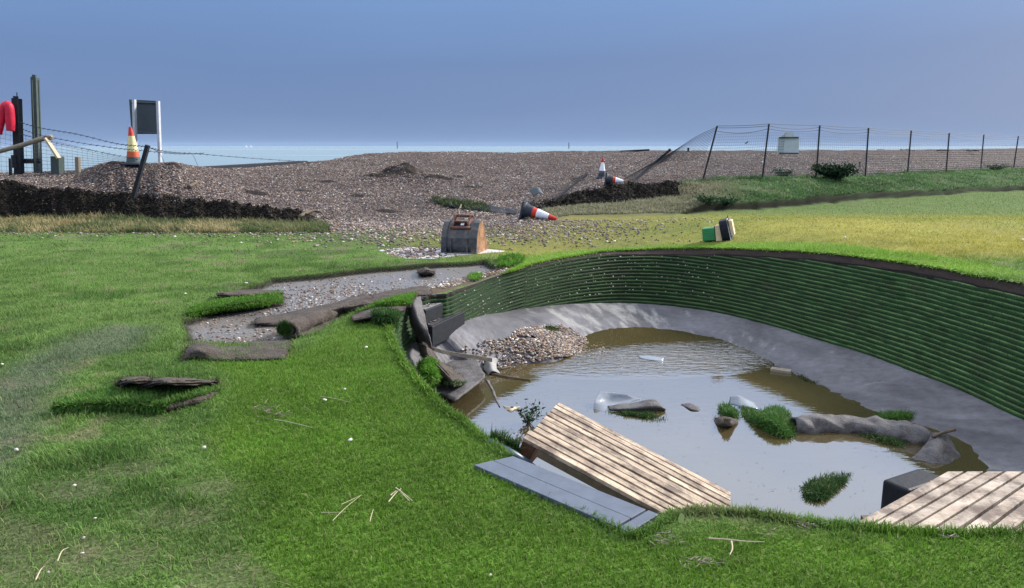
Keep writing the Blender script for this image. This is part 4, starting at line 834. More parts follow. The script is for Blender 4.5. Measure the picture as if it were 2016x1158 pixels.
# --- things in the water
def clump(name, label, px, z, h, cnt, col, cat='turf clump', wid=.007, mat_=BK, dome=.05, seed=20, grp=None):
    px = np.array(px, float); c = px.mean(0); rings = [1.0, .75, .4, .12]
    ctrl = [[P(*(c+(q-c)*r_), z+dome*(1-r_**2)) for q in np.vstack([px, px[:1]])] for r_ in rings]
    o, g, n = sheet(name, ctrl, .02, mat_, rough=.02, seed=seed, nr=14, nc=40); tag(o, label, cat, grp)
    if cnt: pile(g, n, cnt, h, wid, col, o, spread=.5)
    return o
clump('turf_clump', 'oval dark green grass clump alone in the near part of the pool', [(1578,962),(1612,940),(1668,933),(1668,948),(1635,975),(1608,992),(1585,985)], ZW-.012, .045, 2600, (.03,.07,.02), dome=.035, seed=21)
clump('turf_clump', 'bright green turf flopped over the left end of the long grey roll', [(1455,800),(1490,812),(1530,802),(1556,818),(1564,855),(1548,864),(1512,850),(1470,828)], ZW-.01, .05, 4200, (.05,.13,.025), dome=.08, seed=22)
clump('turf_clump', 'small green turf tuft behind the dark rounded turf lump', [(1415,800),(1432,797),(1452,812),(1450,824),(1425,822)], ZW-.01, .05, 900, (.045,.12,.025), dome=.07, seed=23)
clump('turf_clump', 'green turf patch at the waterline above the long grey roll', [(1722,815),(1760,812),(1806,812),(1810,822),(1780,832),(1740,828)], ZW-.01, .04, 2200, (.07,.15,.03), dome=.05, seed=24)
clump('turf_clump', 'dark green drowned grass along the front of the long grey roll', [(1690,852),(1760,856),(1792,872),(1788,888),(1750,882),(1700,866)], ZW-.03, .05, 1800, (.04,.08,.025), dome=.03, seed=25)
clump('turf_clump', 'dark green drowned grass hanging before the folded grey sheet', [(1192,806),(1240,814),(1300,808),(1314,826),(1300,836),(1240,822),(1200,820)], ZW-.03, .045, 1800, (.03,.07,.02), dome=.03, seed=26)
clump('weed_patch', 'thin submerged green weed below the drifting grey plank', [(1562,735),(1580,740),(1612,755),(1620,761),(1590,756),(1566,745)], ZW-.02, .03, 500, (.04,.06,.02), cat='weed', dome=.02, seed=27)
o = clump('turf_lump', 'dark rounded sodden turf lump left of the long grey roll', [(1403,822),(1425,817),(1452,822),(1456,834),(1440,842),(1410,838)], ZW-.02, .03, 0, TD, cat='turf lump', mat_=BK, dome=.10, seed=28)
# long roll
ctr = catmull([P(1562,838,ZW+.02), P(1620,838,ZW+.03), P(1690,840,ZW+.03), P(1750,848,ZW+.02), P(1800,858,ZW+.03), P(1835,866,ZW+.02)], 40)
rad = np.interp(np.linspace(0, 1, 40), [0,.1,.3,.55,.8,1], [.085,.10,.085,.12,.105,.07])
T = np.gradient(ctr, axis=0); T /= np.linalg.norm(T, axis=1)[:, None]; sd2 = np.cross(T, [0,0,1.])
g = np.array([[ctr[i]+sd2[i]*math.sin(x)*rad[i]*1.25+np.array([0,0,1])*math.cos(x)*rad[i]*.95 for x in np.linspace(-2.6, 2.6, 26)] for i in range(40)])
o, g, n = sheet('turf_roll', g, .02, M['wetmat'], raw=True, rough=.055, seed=30, freq=8); tag(o, 'long grey rolled turf lying in the right of the pool', 'turf roll')
o, g, n = sheet('turf_mat', [[P(1836,852,ZW+.12), P(1850,853,ZW+.12), P(1866,858,ZW+.08)], [P(1815,882,ZW+.06), P(1848,882,ZW+.09), P(1884,884,ZW+.02)], [P(1792,904,ZW+.0), P(1850,914,ZW+.0), P(1896,914,ZW-.02)]], .02, WM, rough=.015, seed=31)
tag(o, 'grey triangular turf flap slumped at the right end of the long grey roll', 'turf mat')
mb = MB(); mb.tube(catmull([P(1836,860,ZW+.12), P(1855,852,ZW+.14), P(1880,846,ZW+.14)], 8), [.014]*8, 7); tag(mb.build('stick', M['darkwood']), 'short dark stick poking out past the grey triangular flap', 'stick')
o, g, n = sheet('plastic_sheet', [[P(1180,771,ZW+.10), P(1220,775,ZW+.10), P(1262,785,ZW+.05)], [P(1172,788,ZW+.07), P(1205,789,ZW+.04), P(1240,793,ZW+.03)], [P(1168,806,ZW+.0), P(1196,812,ZW+.0), P(1232,808,ZW+.0)]], .006, M['plastic'], rough=.01, seed=32)
tag(o, 'crumpled pale plastic sheet standing out of the pool centre', 'plastic sheet')
o, g, n = sheet('turf_mat', [[P(1196,798,ZW+.03), P(1240,794,ZW+.05), P(1285,787,ZW+.10), P(1300,796,ZW+.06)], [P(1200,806,ZW+.02), P(1244,804,ZW+.05), P(1290,800,ZW+.06), P(1310,806,ZW+.02)], [P(1204,811,ZW-.02), P(1245,813,ZW-.02), P(1290,811,ZW-.02), P(1308,809,ZW-.02)]], .02, WM, rough=.012, seed=33)
tag(o, 'dark grey sodden mat folded against the crumpled plastic sheet', 'turf mat')
o, g, n = sheet('plastic_scrap', [[P(1340,795,ZW+.01), P(1358,794,ZW+.025), P(1378,803,ZW+.01)], [P(1344,799,ZW+.0), P(1360,806,ZW+.01), P(1376,810,ZW+.0)]], .005, M['wetmat'], seed=34, nr=6, nc=14); tag(o, 'small grey leaf shaped scrap floating right of the folded sheet', 'scrap')
o, g, n = sheet('plastic_scrap', [[P(1438,781,ZW+.06), P(1456,779,ZW+.09), P(1486,792,ZW+.03)], [P(1434,796,ZW+.0), P(1460,800,ZW+.03), P(1494,806,ZW+.0)]], .005, M['plastic'], seed=35, nr=8, nc=14); tag(o, 'bent clear plastic scrap behind the bright green turf in the pool', 'scrap')
o, g, n = sheet('plastic_scrap', [[P(1255,700,ZW+.012), P(1280,699,ZW+.02), P(1308,705,ZW+.01)], [P(1260,705,ZW+.0), P(1282,709,ZW+.01), P(1304,710,ZW+.0)]], .005, M['plastic'], seed=36, nr=6, nc=14); tag(o, 'flat pale scrap floating at the right end of the pebble heap', 'scrap')
b = MB(); c0, c1 = P(1518,726,ZW+.02), P(1558,733,ZW+.01); d = c1-c0; b.box((0,0,0), (np.linalg.norm(d), .09, .035)); t = b.build('driftwood_plank', M['branch'], bevel=.004); t.location = (c0+c1)/2; t.rotation_euler = (.05, 0, math.atan2(d[1], d[0])); tag(t, 'small grey plank drifting in the brown far water', 'plank')
o, g, n = sheet('turf_clump', [[P(1062,646,-.72), P(1078,642,-.66), P(1100,646,-.70)], [P(1060,652,-.75), P(1080,654,-.72), P(1098,652,-.74)]], .03, BK, rough=.02, seed=37, nr=8, nc=14); tag(o, 'brown turf fragment on top of the pebble heap', 'turf clump'); pile(g, n, 300, .04, .01, (.07,.11,.03), o)
# liner folds by the left shore
for lab, px, r_ in (('long thin stick lying in the shallows left of the plastic sheet', [(963,734),(1000,742),(1045,748)], .010), ('short stick by the left shore near the pebble heap', [(972,722),(985,726),(1003,722)], .009)):
    mb = MB(); mb.tube(catmull([P(u, v, ZW+.012) for u, v in px], 10), r_, 6); tag(mb.build('stick', M['darkwood']), lab, 'stick')
for lab, px in (('pale wrinkled liner fold curving down the left shallows', [(958,748),(968,765),(976,785),(984,800)]),):
    g = np.array([[P(u-3, v, ZW-.004), P(u, v, ZW+.009), P(u+4, v, ZW-.004)] for u, v in px]); o, g, n = sheet('liner_fold', g, .006, M['wetmat'], seed=38, nr=16, nc=8, rough=.008); tag(o, lab, 'liner fold')
o, g, n = sheet('liner_scrap', [[P(955,708,-.80), P(968,702,-.74), P(982,708,-.80)], [P(950,722,-.84), P(966,716,-.78), P(978,722,-.84)], [P(960,738,-.88), P(970,732,-.84), P(984,736,-.88)]], .006, M['liner'], rough=.02, seed=39, nr=14, nc=14); tag(o, 'crumpled light liner scrap where the edging strip meets the water', 'liner scrap')
o, g, n = sheet('brown_scrap', [[P(990,799,ZW+.005), P(1005,801,ZW+.03), P(1024,800,ZW+.01)], [P(996,807,ZW+.0), P(1006,809,ZW+.01), P(1016,806,ZW+.0)]], .005, M['palewood'], seed=40, nr=6, nc=12); tag(o, 'curled brown scrap floating above the weed plant', 'scrap')

# --- leafy plants
def leafy(name, label, base, hgt, nst, leaf, col, cat, spread=.3, stemr=.004, group=None, dense=9, droop=.0):
    t = thing(name, label, cat, tuple(base), group=group); st = MB(); v = []; f = []; c = []; k = 0
    for s in range(nst):
        a = random.random()*6.28; tip = np.array([math.cos(a)*spread*random.random()**.6, math.sin(a)*spread*random.random()**.6, hgt*random.uniform(.5, 1)])
        pt = catmull([np.zeros(3), tip*.5+np.array([0,0,.12*hgt]), tip], 7); st.tube(pt, np.linspace(stemr, stemr*.4, 7), 5)
        for q in range(dense):
            i = random.randint(2, 6); p_ = pt[i]+np.random.default_rng(s*100+q).normal(0, leaf*.4, 3); d = np.array([random.gauss(0, 1), random.gauss(0, 1), random.gauss(.2, .6)]); d /= np.linalg.norm(d); e = np.cross(d, [random.gauss(0,1), random.gauss(0,1), 1.]); e /= np.linalg.norm(e)
            l_ = leaf*random.uniform(.6, 1.2); v += [p_, p_+d*l_*.5+e*l_*.26, p_+d*l_, p_+d*l_*.5-e*l_*.26]; f.append((k, k+1, k+2, k+3)); k += 4; c += [np.array(col)*random.uniform(.5, 1.6)]*4
    st.build('stem', M['darkwood'], t); mb = MB(); mb.add(v, f, np.array(c)); mb.build('foliage', M['leaf'], t); return t
leafy('weed_plant', 'uprooted dark leafy weed beside the high end of the slatted platform', P(1040,838,ZW-.02), .22, 16, .045, (.022,.05,.025), 'weed', .19, dense=10)
bb = G(1643, 353); leafy('bush', 'dense dark green bush growing on the bank in front of the wire fence', bb-np.array([0,0,.05]), .50, 200, .10, (.016,.042,.020), 'bush', .80, .006, dense=24)
for lab, u, v, h_, sp_ in (('low dark weed bush at the left end of the green bank', 1395, 400, .22, .5), ('small weed bush beside the field ditch, right of the low dark one', 1430, 404, .16, .3), ('scrubby weed bush against the fence left of the dense bush', 1540, 350, .3, .45), ('scrubby weed bush at the far right below the fence', 1960, 336, .35, .7)):
    leafy('weed_bush', lab, G(u, v)-np.array([0,0,.03]), h_, 40, .07, (.028,.07,.028), 'bush', sp_, .004, group='weed bushes on the bank', dense=16)

# --- excavator bucket
bl = G(905, 499); t = thing('digger_bucket', 'rusty dark steel digger bucket standing on its mouth at the puddle', 'digger bucket', tuple(bl+np.array([0,.0,-.02])), (0, 0, R(-15)))
pf = [(0,0),(-.035,.13),(-.02,.27),(.04,.40),(.13,.50),(.22,.53),(.34,.52),(.46,.30),(.58,.10),(.62,0)]
mb = MB(); sh = pf[:7]; th_ = .018; inn = [(y+th_, z-th_*.6) for y, z in sh]
for a_, b_ in zip(range(6), range(1, 7)):
    mb.prism([sh[a_], sh[b_], inn[b_], inn[a_]], -.28, .28)
mb.build('shell', M['bucket'], t)
for s_ in (-1, 1):
    mb = MB(); mb.prism(pf, s_*.28, s_*.302); mb.build('side_plate', M['bucketside'], t, bevel=.003)
    mb = MB(); mb.prism([(-.06,0),(-.05,.14),(-.03,.28),(.03,.41),(.12,.515),(.24,.545),(.24,.52),(.13,.49),(.05,.39),(-.005,.26),(-.02,.13),(-.02,0)], s_*.21, s_*.302+ (.004*s_)); mb.build('wear_strip', M['bucket'], t, bevel=.003)
    mb = MB(); mb.prism([(.00,.34),(.04,.41),(.06,.50),(.14,.56),(.18,.63),(.25,.65),(.30,.60),(.28,.52),(.14,.48)], s_*.13-.014, s_*.13+.014); mb.build('ear', M['brownsteel'], t, bevel=.003)
    mb = MB(); mb.box((s_*.14, -.042, .14), (.03, .02, .26)); mb.build('rib', M['bucket'], t, bevel=.003)
for y, z in ((.045,.435),(.225,.615)):
    mb = MB(); mb.tube([(-.17,y,z),(.17,y,z)], .024, 12); mb.build('pin', M['brownsteel'], t, smooth=True)
mb = MB(); mb.box((0, .10, .50), (.22, .012, .12), rot=Euler((R(48),0,0)).to_matrix()); mb.build('back_plate', M['brownsteel'], t)
mb = MB(); mb.box((.03, .086, .505), (.06, .006, .085), rot=Euler((R(-42),0,0)).to_matrix()); mb.build('label_plate', M['white'], t)
mb = MB(); mb.box((0, .60, .03), (.60, .08, .03)); mb.build('cutting_edge', M['bucketside'], t)
for i in range(4): mb = MB(); mb.prism([(.62,.015),(.62,.05),(.70,.02)], -.26+i*.155, -.21+i*.155); mb.build('tooth', M['bucketside'], t)
mb = MB(); mb.box((0, -.052, .02), (.56, .02, .05)); mb.build('foot_rail', M['bucket'], t)

# --- traffic cones
def cone(label, loc, mx_, h, bands, base=.44, cap=None, group='traffic cones scattered by the storm'):
    t = thing('traffic_cone', label, 'traffic cone', tuple(loc), mat=mx_, group=group); r0, r1 = base*.36, base*.07
    mb = MB(); mb.box((0,0,.02), (base, base, .04)); mb.lathe([(base*.46,.04),(r0*1.12,.075),(r0*1.0,.08)], 24); mb.build('base', M['coneblack'], t, bevel=.006)
    R_ = lambda f_: r0+(r1-r0)*f_
    for nm, a_, b_, m_ in bands:
        e = .004 if nm == 'sleeve' else 0
        mb = MB(); mb.lathe([(R_(a_)+e, .08+(h-.08)*a_), (R_(b_)+e, .08+(h-.08)*b_)], 28); mb.build(nm, M[m_], t, smooth=False)
    if cap:
        mb = MB(); mb.lathe([(.035,h),(.035,h+.05),(.02,h+.09)], 12); mb.box((0,0,h-.03), (.16,.03,.03)); mb.build('cap', M[cap], t)
    return t
ax = lambda d: Vector(d).to_track_quat('Z', 'X').to_matrix()
g_ = G(1036, 432); c0 = PY(1030, 413, g_[1]); c1 = PY(1096, 431, g_[1]-.25)
cone('fallen red and white traffic cone with a dark base at the foot of the shingle', c0, ax(c1-c0), float(np.linalg.norm(c1-c0)), [('body',0,.22,'coneblack'),('body',.22,.36,'conered'),('sleeve',.36,.74,'conewhite'),('tip',.74,1,'conered')])
g_ = PY(264, 322, 20.3); cone('upright faded traffic cone with a yellowed band on the shingle mound before the signboard', g_-np.array([0,0,.03]), Matrix.Rotation(.03, 3, 'X'), .97, [('body',0,.14,'conegrey'),('body',.14,.30,'coneorange'),('sleeve',.30,.74,'coneyellow'),('tip',.74,1,'conered')], .50)
g_ = G(1186, 352); cone('standing traffic cone with a red crossed cap behind the toppled one on the bank', g_-np.array([0,-.2,.02]), Matrix.Rotation(.04, 3, 'Y'), .58, [('body',0,.35,'coneblack'),('sleeve',.35,.88,'conewhite'),('tip',.88,1,'conered')], .36, 'conered')
g_ = G(1194, 364); c0 = PY(1192, 353, g_[1]); c1 = PY(1226, 357, g_[1]-.1)
cone('small toppled traffic cone with a big dark base lying on top of the dark bank', c0, ax(c1-c0), .54, [('body',0,.30,'coneblack'),('body',.30,.46,'conered'),('sleeve',.46,.95,'conewhite'),('tip',.95,1,'coneorange')], .40)

# --- the two boxes on the grass
g_ = G(1410, 474); t = thing('plastic_crate', 'green ribbed plastic crate tipped over with a cream board on its right end', 'crate', tuple(g_), (R(0), R(-8), R(-24)))
mb = MB(); mb.box((-.09,0,.125), (.22,.24,.22)); mb.build('body', M['greenp'], t, bevel=.02)
for i in range(7): mb = MB(); mb.box((-.09,0,.035+i*.03), (.235,.255,.010)); mb.build('rib', M['greenp'], t, bevel=.002)
mb = MB(); mb.box((.07,0,.13), (.11,.25,.26)); mb.build('end_board', M['cream'], t, bevel=.004); mb = MB(); mb.box((.012,0,.13), (.012,.255,.25)); mb.build('gap_strip', M['blackplastic'], t)
g_ = G(1438, 472); t = thing('plastic_crate', 'black curved crate with a pale rim and cream board standing behind the green crate', 'crate', tuple(g_+np.array([0,.05,-.01])), (0, R(-14), R(-20)))
mb = MB(); pr = [(-.16,0)]+[(-.16-.05*math.sin(a_)+.0, .18-.17*math.cos(a_)) for a_ in np.linspace(0, math.pi, 8)]+[(.12,.36),(.15,.30),(.15,.04),(.12,0)]
mb.prism(pr, -.10, .03); mb.build('body', M['blackplastic'], t, bevel=.006)
mb = MB(); mb.tube([(.035,-.17,.0),(.032,-.15,.10),(.03,-.14,.20),(.03,-.12,.33),(.03,0,.365)], .009, 8); mb.build('rim', M['palepost'], t)
mb = MB(); mb.box((.075,0,.20), (.06,.24,.25)); mb.build('end_board', M['cream'], t, bevel=.004)
mb = MB(); mb.box((.045,0,.18), (.012,.28,.33)); mb.build('gap_strip', M['blackplastic'], t)
mb = MB(); mb.tube([(.03,-.03,.37),(.05,0,.40),(.03,.03,.37)], .008, 6); mb.build('handle', M['blackplastic'], t)

# --- posts at the left
def post(name, label, top, bot, y, wpx, m, cat='post', jag=True, group=None, sink=.25):
    a_, b_ = PY(*bot, y), PY(*top, y); d = b_-a_; ww = wpx/1527*y
    t = thing(name, label, cat, tuple(a_), group=group); mb = MB(); ang = Vector(d).to_track_quat('Z', 'Y').to_matrix()
    L_ = np.linalg.norm(d); mb.box((0,0,L_/2-sink/2), (ww, ww*.8, L_+sink)); 
    if jag: mb.box((-ww*.2, 0, L_+.03), (ww*.35, ww*.5, .06))
    o = mb.build('shaft', m, t, bevel=.004); o.rotation_euler = ang.to_euler(); return t
t = post('tall_post', 'tallest weathered green channelled post at the left', (69,152), (75,342), 21.8, 13, M['postgreen'])
mb = MB(); o_ = np.array(t.location)
for du in (-6.5, 6.5): mb.tube([PY(69+du,158,21.6)-o_, PY(76+du,340,21.6)-o_], .016, 6)
mb.build('edge_batten', M['postgreen'], t)
t = post('lifebuoy_post', 'thick black post carrying the red lifebuoy cover', (33,194), (38,342), 21.6, 15, M['postblack']); o_ = np.array(t.location)
mb = MB(); mb.tube([PY(34,196,21.6)-o_, PY(33,182,21.6)-o_], .012, 6); mb.build('spike', M['postblack'], t)
mb = MB(); mb.box(tuple(PY(29,318,21.5)-o_), (.12,.1,.35)); mb.build('foot_block', M['postblack'], t)
mb = MB(); mb.box((0,0,0), (1.527*.42,.08,.13)); t = mb.build('cross_rail', M['postblack'], bevel=.004); t.location = PY(57,317,21.7); tag(t, 'short dark rail joining the black post to the tallest post', 'rail')
pt = catmull([PY(-3,264,21.3), PY(1,238,21.3), PY(6,216,21.3), PY(13,207,21.3), PY(18,213,21.3), PY(20,236,21.3), PY(21,258,21.3)], 40)
mb = MB(); mb.tube(pt, np.interp(np.linspace(0,1,40), [0,.15,.5,.85,1], [.09,.115,.12,.12,.10]), 12); t = mb.build('lifebuoy', M['red'], smooth=True); tag(t, 'red horseshoe shaped lifebuoy hung on the black post', 'lifebuoy')
post('short_post', 'squat green stump under the slanting plank', (113,308), (114,344), 21.2, 20, M['postgreen'], jag=False)
post('short_post', 'small grey stump between the slanting plank and the shingle mound', (153,309), (154,340), 21.2, 9, M['branch'], jag=False)
post('thin_post', 'thin dark stake left of the black post', (20,312), (21,344), 21.2, 5, M['postblack'], jag=False)
post('leaning_post', 'dark fence post leaning right over the cut edge in front of the cone', (291,286), (262,390), 18.8, 9, M['postblack'], jag=False)
mb = MB(); mb.tube(catmull([PY(-60,315,20.8), PY(0,298,20.8), PY(40,287,20.8), PY(75,276,20.8), PY(102,270,20.8)], 24), np.linspace(.055,.07,24), 9); t = mb.build('broken_rail', M['branch'], smooth=True); tag(t, 'rough grey brown broken rail slanting across the posts', 'rail')
a_, b_ = PY(90,272,20.7), PY(116,312,20.7); d = b_-a_; mb = MB(); mb.box((0,0,0), (.16,.05,float(np.linalg.norm(d)))); t = mb.build('broken_plank', M['palewood'], bevel=.004); t.location = (a_+b_)/2; t.rotation_euler = Vector(d).to_track_quat('Z','Y').to_euler(); tag(t, 'pale slanting plank hanging from the end of the broken rail', 'plank')
# signboard seen from behind
y = 23.; c_ = PY(285, 300, y); t = thing('signboard', 'back of a dark signboard on two pale posts above the shingle mound', 'sign', tuple(c_)); o_ = c_
mb = MB(); cs_ = [PY(254,196,y+.2), PY(313,199,y-.1), PY(311,264,y-.1), PY(259,264,y+.2)]; cs_ = [q-o_ for q in cs_]; mb.add(cs_+[q+np.array([0,.04,0]) for q in cs_], [(0,1,2,3),(7,6,5,4),(0,4,5,1),(1,5,6,2),(2,6,7,3),(3,7,4,0)]); mb.build('panel', M['signback'], t)
for v_ in (201, 260): mb = MB(); mb.tube([PY(257,v_,y+.15)-o_, PY(313,v_+2,y-.15)-o_], .025, 6); mb.build('rail', M['signback'], t)
for a_, b_, w_ in (((264,196),(268,340),.13), ((311,199),(316,340),.12)):
    p_, q_ = PY(*a_, y-.2)-o_, PY(*b_, y-.2)-o_; mb = MB(); d = q_-p_; mb.box(tuple((p_+q_)/2), (w_,.07,float(np.linalg.norm(d))), rot=Vector(d).to_track_quat('Z','Y').to_matrix()); mb.build('post', M['palepost'], t)
# barbed wires and the sagging net at the left
def strand(mb, px, y, r=.006, barbs=True, n=60):
    ys_ = np.interp(np.linspace(0,1,len(px)), np.linspace(0,1,len(np.atleast_1d(y))), np.atleast_1d(y)); pt = catmull([PY(u, v, yy_) for (u, v), yy_ in zip(px, ys_)], n); mb.tube(pt, r, 4)
    if barbs:
        for p_ in pt[1::2]: mb.tube([p_+np.array([-.03,0,-.02]), p_+np.array([.03,0,.02])], r*1.3, 3)
def wire_obj(name, label, strands, m, cat='wire'):
    mb = MB()
    for s_ in strands: strand(mb, *s_)
    o = mb.build(name, m); tag(o, label, cat); return o
wire_obj('barbed_wire', 'upper barbed wire sagging from the black post past the cone to the shingle', [([(28,238),(80,252),(150,264),(230,283),(285,289),(330,299),(400,304),(500,312),(622,320)], [21.6,20.4,18.9,19.5,24,28], .007, True, 110)], M['darkwire'])
wire_obj('barbed_wire', 'lower barbed wire sagging from the black post to the leaning post', [([(36,252),(80,266),(150,280),(230,292),(284,297),(350,303),(400,302)], [21.6,20.4,18.9,19.5,22], .006, True, 80), ([(30,262),(62,270),(120,284),(200,300),(270,314)], [21.6,20.4,18.9], .005, True, 50)], M['darkwire'])
wire_obj('loose_wire', 'thin loose wire curling down behind the leaning post', [([(284,288),(306,296),(318,308),(324,322)], [18.8,20.3], .006, False, 20)], M['darkwire'])
wire_obj('loose_wire', 'thin bent wire sticking out of the shingle right of the mound', [([(372,300),(380,306),(386,318),(392,334)], [22,22.5], .006, False, 20)], M['darkwire'])
mb = MB()
for i in range(11):
    f_ = i/10; mb.tube(catmull([PY(-30,245+100*f_,21.9), PY(60,268+78*f_,21.6), PY(150,288+54*f_,21.2), PY(262,316+12*f_,20.8)], 24), .005, 3)
for i in range(30):
    f_ = i/29; u = -30+292*f_; top = np.interp(u, [-30,60,150,262], [245,268,288,316]); bo = np.interp(u, [-30,60,150,262], [345,346,342,328]); mb.tube([PY(u,top,21.95-1.1*f_), PY(u+3,bo,21.95-1.1*f_)], .004, 3)
t = mb.build('wire_netting', M['wire']); tag(t, 'sagging wire netting strung behind the left posts', 'wire netting')

# --- the fence on the right
FP = [((1412,248),(1380,353),24.5),((1514,244),(1500,349),25),((1614,247),(1607,346),26.5),((1710,252),(1704,345),28),((1794,257),(1787,341),30.8),((1869,262),(1863,338),33),((1937,265),(1931,335),37),((2005,268),(1995,333),40),((2062,271),(2055,333),43)]
t = thing('wire_fence', 'long wire mesh fence on thin dark posts along the shingle at the right', 'fence', tuple(PY(*FP[0][1], FP[0][2]))); o_ = np.array(t.location)
for tp, bt, y in FP:
    mb = MB(); mb.tube([PY(*tp, y)-o_, PY(*bt, y)-o_-np.array([0,0,.3])], .028, 6); mb.build('post', M['postblack'], t)
mb = MB()
for (ta, ba, ya), (tb, bb_, yb) in zip(FP[:-1], FP[1:]):
    A0, A1, B0, B1 = PY(*ta, ya), PY(*ba, ya), PY(*tb, yb), PY(*bb_, yb)
    for f_ in list(np.linspace(.16, 1, 17)):
        a_, b_ = A0+(A1-A0)*f_, B0+(B1-B0)*f_; mid = (a_+b_)/2-np.array([0,0,.015*random.random()]); mb.tube(np.array([a_, mid, b_])-o_, .0042, 3, cap=False)
    for k_ in np.linspace(0, 1, 26)[1:-1]:
        a_, b_ = A0+(B0-A0)*k_, A1+(B1-A1)*k_; mb.tube(np.array([a_+(b_-a_)*.16, b_])-o_, .0030, 3, cap=False)
mb.build('mesh_panel', M['wire'], t)
for f_, sag in ((.0,.02), (.035,.07), (.09,.10)):
    mb = MB()
    for (ta, ba, ya), (tb, bb_, yb) in zip(FP[:-1], FP[1:]):
        A0, A1, B0, B1 = PY(*ta, ya), PY(*ba, ya), PY(*tb, yb), PY(*bb_, yb); a_, b_ = A0+(A1-A0)*f_, B0+(B1-B0)*f_; s2_ = sag*random.uniform(.3, 1.2)
        mb.tube(np.array([a_+(b_-a_)*q-np.array([0,0,4*s2_*q*(1-q)]) for q in np.linspace(0, 1, 9)])-o_, .0075, 4, cap=False)
    mb.build('strand', M['darkwire'], t)
mb = MB()
for i in range(16):
    f_ = i/15; st_ = (1412-28*f_*.9, 250+92*f_*.62); fold = (1322-14*f_, 300+18*f_); en = (1228+25*f_, 352+3*f_)
    mb.tube(catmull([PY(*st_, 24.5), PY((st_[0]+fold[0])/2+4, (st_[1]+fold[1])/2-6+10*f_, 24.2), PY(*fold, 23.8), PY((fold[0]+en[0])/2, (fold[1]+en[1])/2, 23.2), PY(*en, 22.6)], 16)-o_, .0075 if i < 3 else .006, 3)
mb.build('collapsed_mesh', M['darkwire'], t)
post('fence_post', 'dark fence post fallen far over in the collapsed stretch of netting', (1320,294), (1256,350), 23.5, 6, M['postblack'], jag=False)
wire_obj('trailing_wire', 'long wire trailing from the fallen fence post across the shingle past the cones', [([(1320,294),(1290,306),(1240,325),(1190,338),(1155,344)], [23.5,22.5,21.5], .008, False, 30), ([(1320,296),(1280,318),(1230,345)], [23.5,22.5], .008, False, 20)], M['darkwire'])
mb = MB()
for k_ in range(9):
    f0 = k_/8; mb.tube(catmull([PY(1154+3*f0, 342+3*f0, 21.4), PY(1128-4+9*f0, 360-3+9*f0, 21.1), PY(1102-5+14*f0, 382-4+11*f0, 20.7), PY(1078-4+18*f0, 399-4+13*f0, 20.4)], 14), .006, 3)
for k_ in range(14):
    f0 = k_/13; c_ = PY(1154-66*f0, 343+52*f0, 21.35-.8*f0); mb.tube([c_+np.array([-.10*f0-.02,0,-.03]), c_+np.array([.14*f0+.02,0,.03])], .005, 3)
mb.tube([PY(1156,341,21.4), PY(1086,400,20.5)], .03, 6)
tag(mb.build('fallen_netting', M['darkwire']), 'bundle of dark netting round a post slanting down from the bank to the fallen cone', 'wire netting')
o, g, n = sheet('sheet_scrap', [[PY(1042,374,21.2), PY(1056,368,21.2), PY(1064,372,21.2)], [PY(1050,388,20.9), PY(1062,380,20.9), PY(1072,384,20.9)]], .01, M['signback'], seed=45, nr=8, nc=12); tag(o, 'small bent grey sheet lying on the shingle above the fallen cone', 'scrap')
# notice board with rounded top
y = 25.5; c_ = PY(1552, 304, y); t = thing('notice_board', 'pale notice board with a rounded top hung behind the wire fence', 'sign', tuple(c_)); o_ = c_
pts_ = [(1531,303),(1533,270),(1540,268)]+[(1553+11*math.cos(a_), 268-9*math.sin(a_)) for a_ in np.linspace(math.pi, 0, 9)]+[(1566,268),(1574,270),(1572,304)]
v = [PY(*q, y)-o_ for q in pts_]; m_ = len(v); mb = MB(); mb.add(v+[q+np.array([0,.05,0]) for q in v], [tuple(range(m_)), tuple(range(m_, 2*m_))[::-1]]+[(i, (i+1) % m_, m_+(i+1) % m_, m_+i) for i in range(m_)]); mb.build('board', M['board'], t)
for v_, e_ in ((271,0),(302,0)): mb = MB(); mb.tube([PY(1534,v_,y-.04)-o_, PY(1572,v_,y-.04)-o_], .022, 6); mb.build('rail', M['coneblack'], t)
# small things on the shingle crest
def beam(name, label, a_, b_, y0, y1, hh, ww, m, cat):
    p_, q_ = PY(*a_, y0), PY(*b_, y1); d = q_-p_; mb = MB(); mb.box((0,0,0), (float(np.linalg.norm(d)), ww, hh)); t = mb.build(name, m, bevel=.01); t.location = (p_+q_)/2; t.rotation_euler = (0, -math.asin(d[2]/np.linalg.norm(d)), math.atan2(d[1], d[0])); tag(t, label, cat)
beam('driftwood_beam', 'long dark beam lying on the shingle crest left of the collapsed fence', (1222,298.5), (1278,295.5), 41, 41, .10, .2, M['postblack'], 'beam')
beam('timber_groyne', 'low dark timber groyne crossing behind the dip in the shingle', (385,333), (600,320), 29, 36, .16, .3, M['postblack'], 'groyne')
post('short_post', 'stubby dark post on the shingle crest between the beam and the standing fence', (1355,291), (1355,299), 42, 4, M['postblack'], jag=False)
for i, (u, lab) in enumerate(((1735,'dark weed clod on the crest left of the third fence post gap'), (1782,'widest dark weed clod on the far shingle crest'), (1856,'dark weed clod on the crest just left of the sixth standing post'), (1915,'dark weed clod on the crest left of the seventh standing post'))):
    p_ = PY(u, 296.2, 48); ctrl = [[p_+np.array([a_*(.5 if i == 1 else .3), b_*.2, .08*(1-a_*a_)*(b_ == 0)]) for a_ in (-1,-.4,.4,1)] for b_ in (-1,0,1)]
    o, g, n = sheet('weed_clod', ctrl, .05, M['backing'], rough=.06, seed=50+i, nr=8, nc=14); tag(o, lab, 'weed clod', 'dark clods on the far crest')
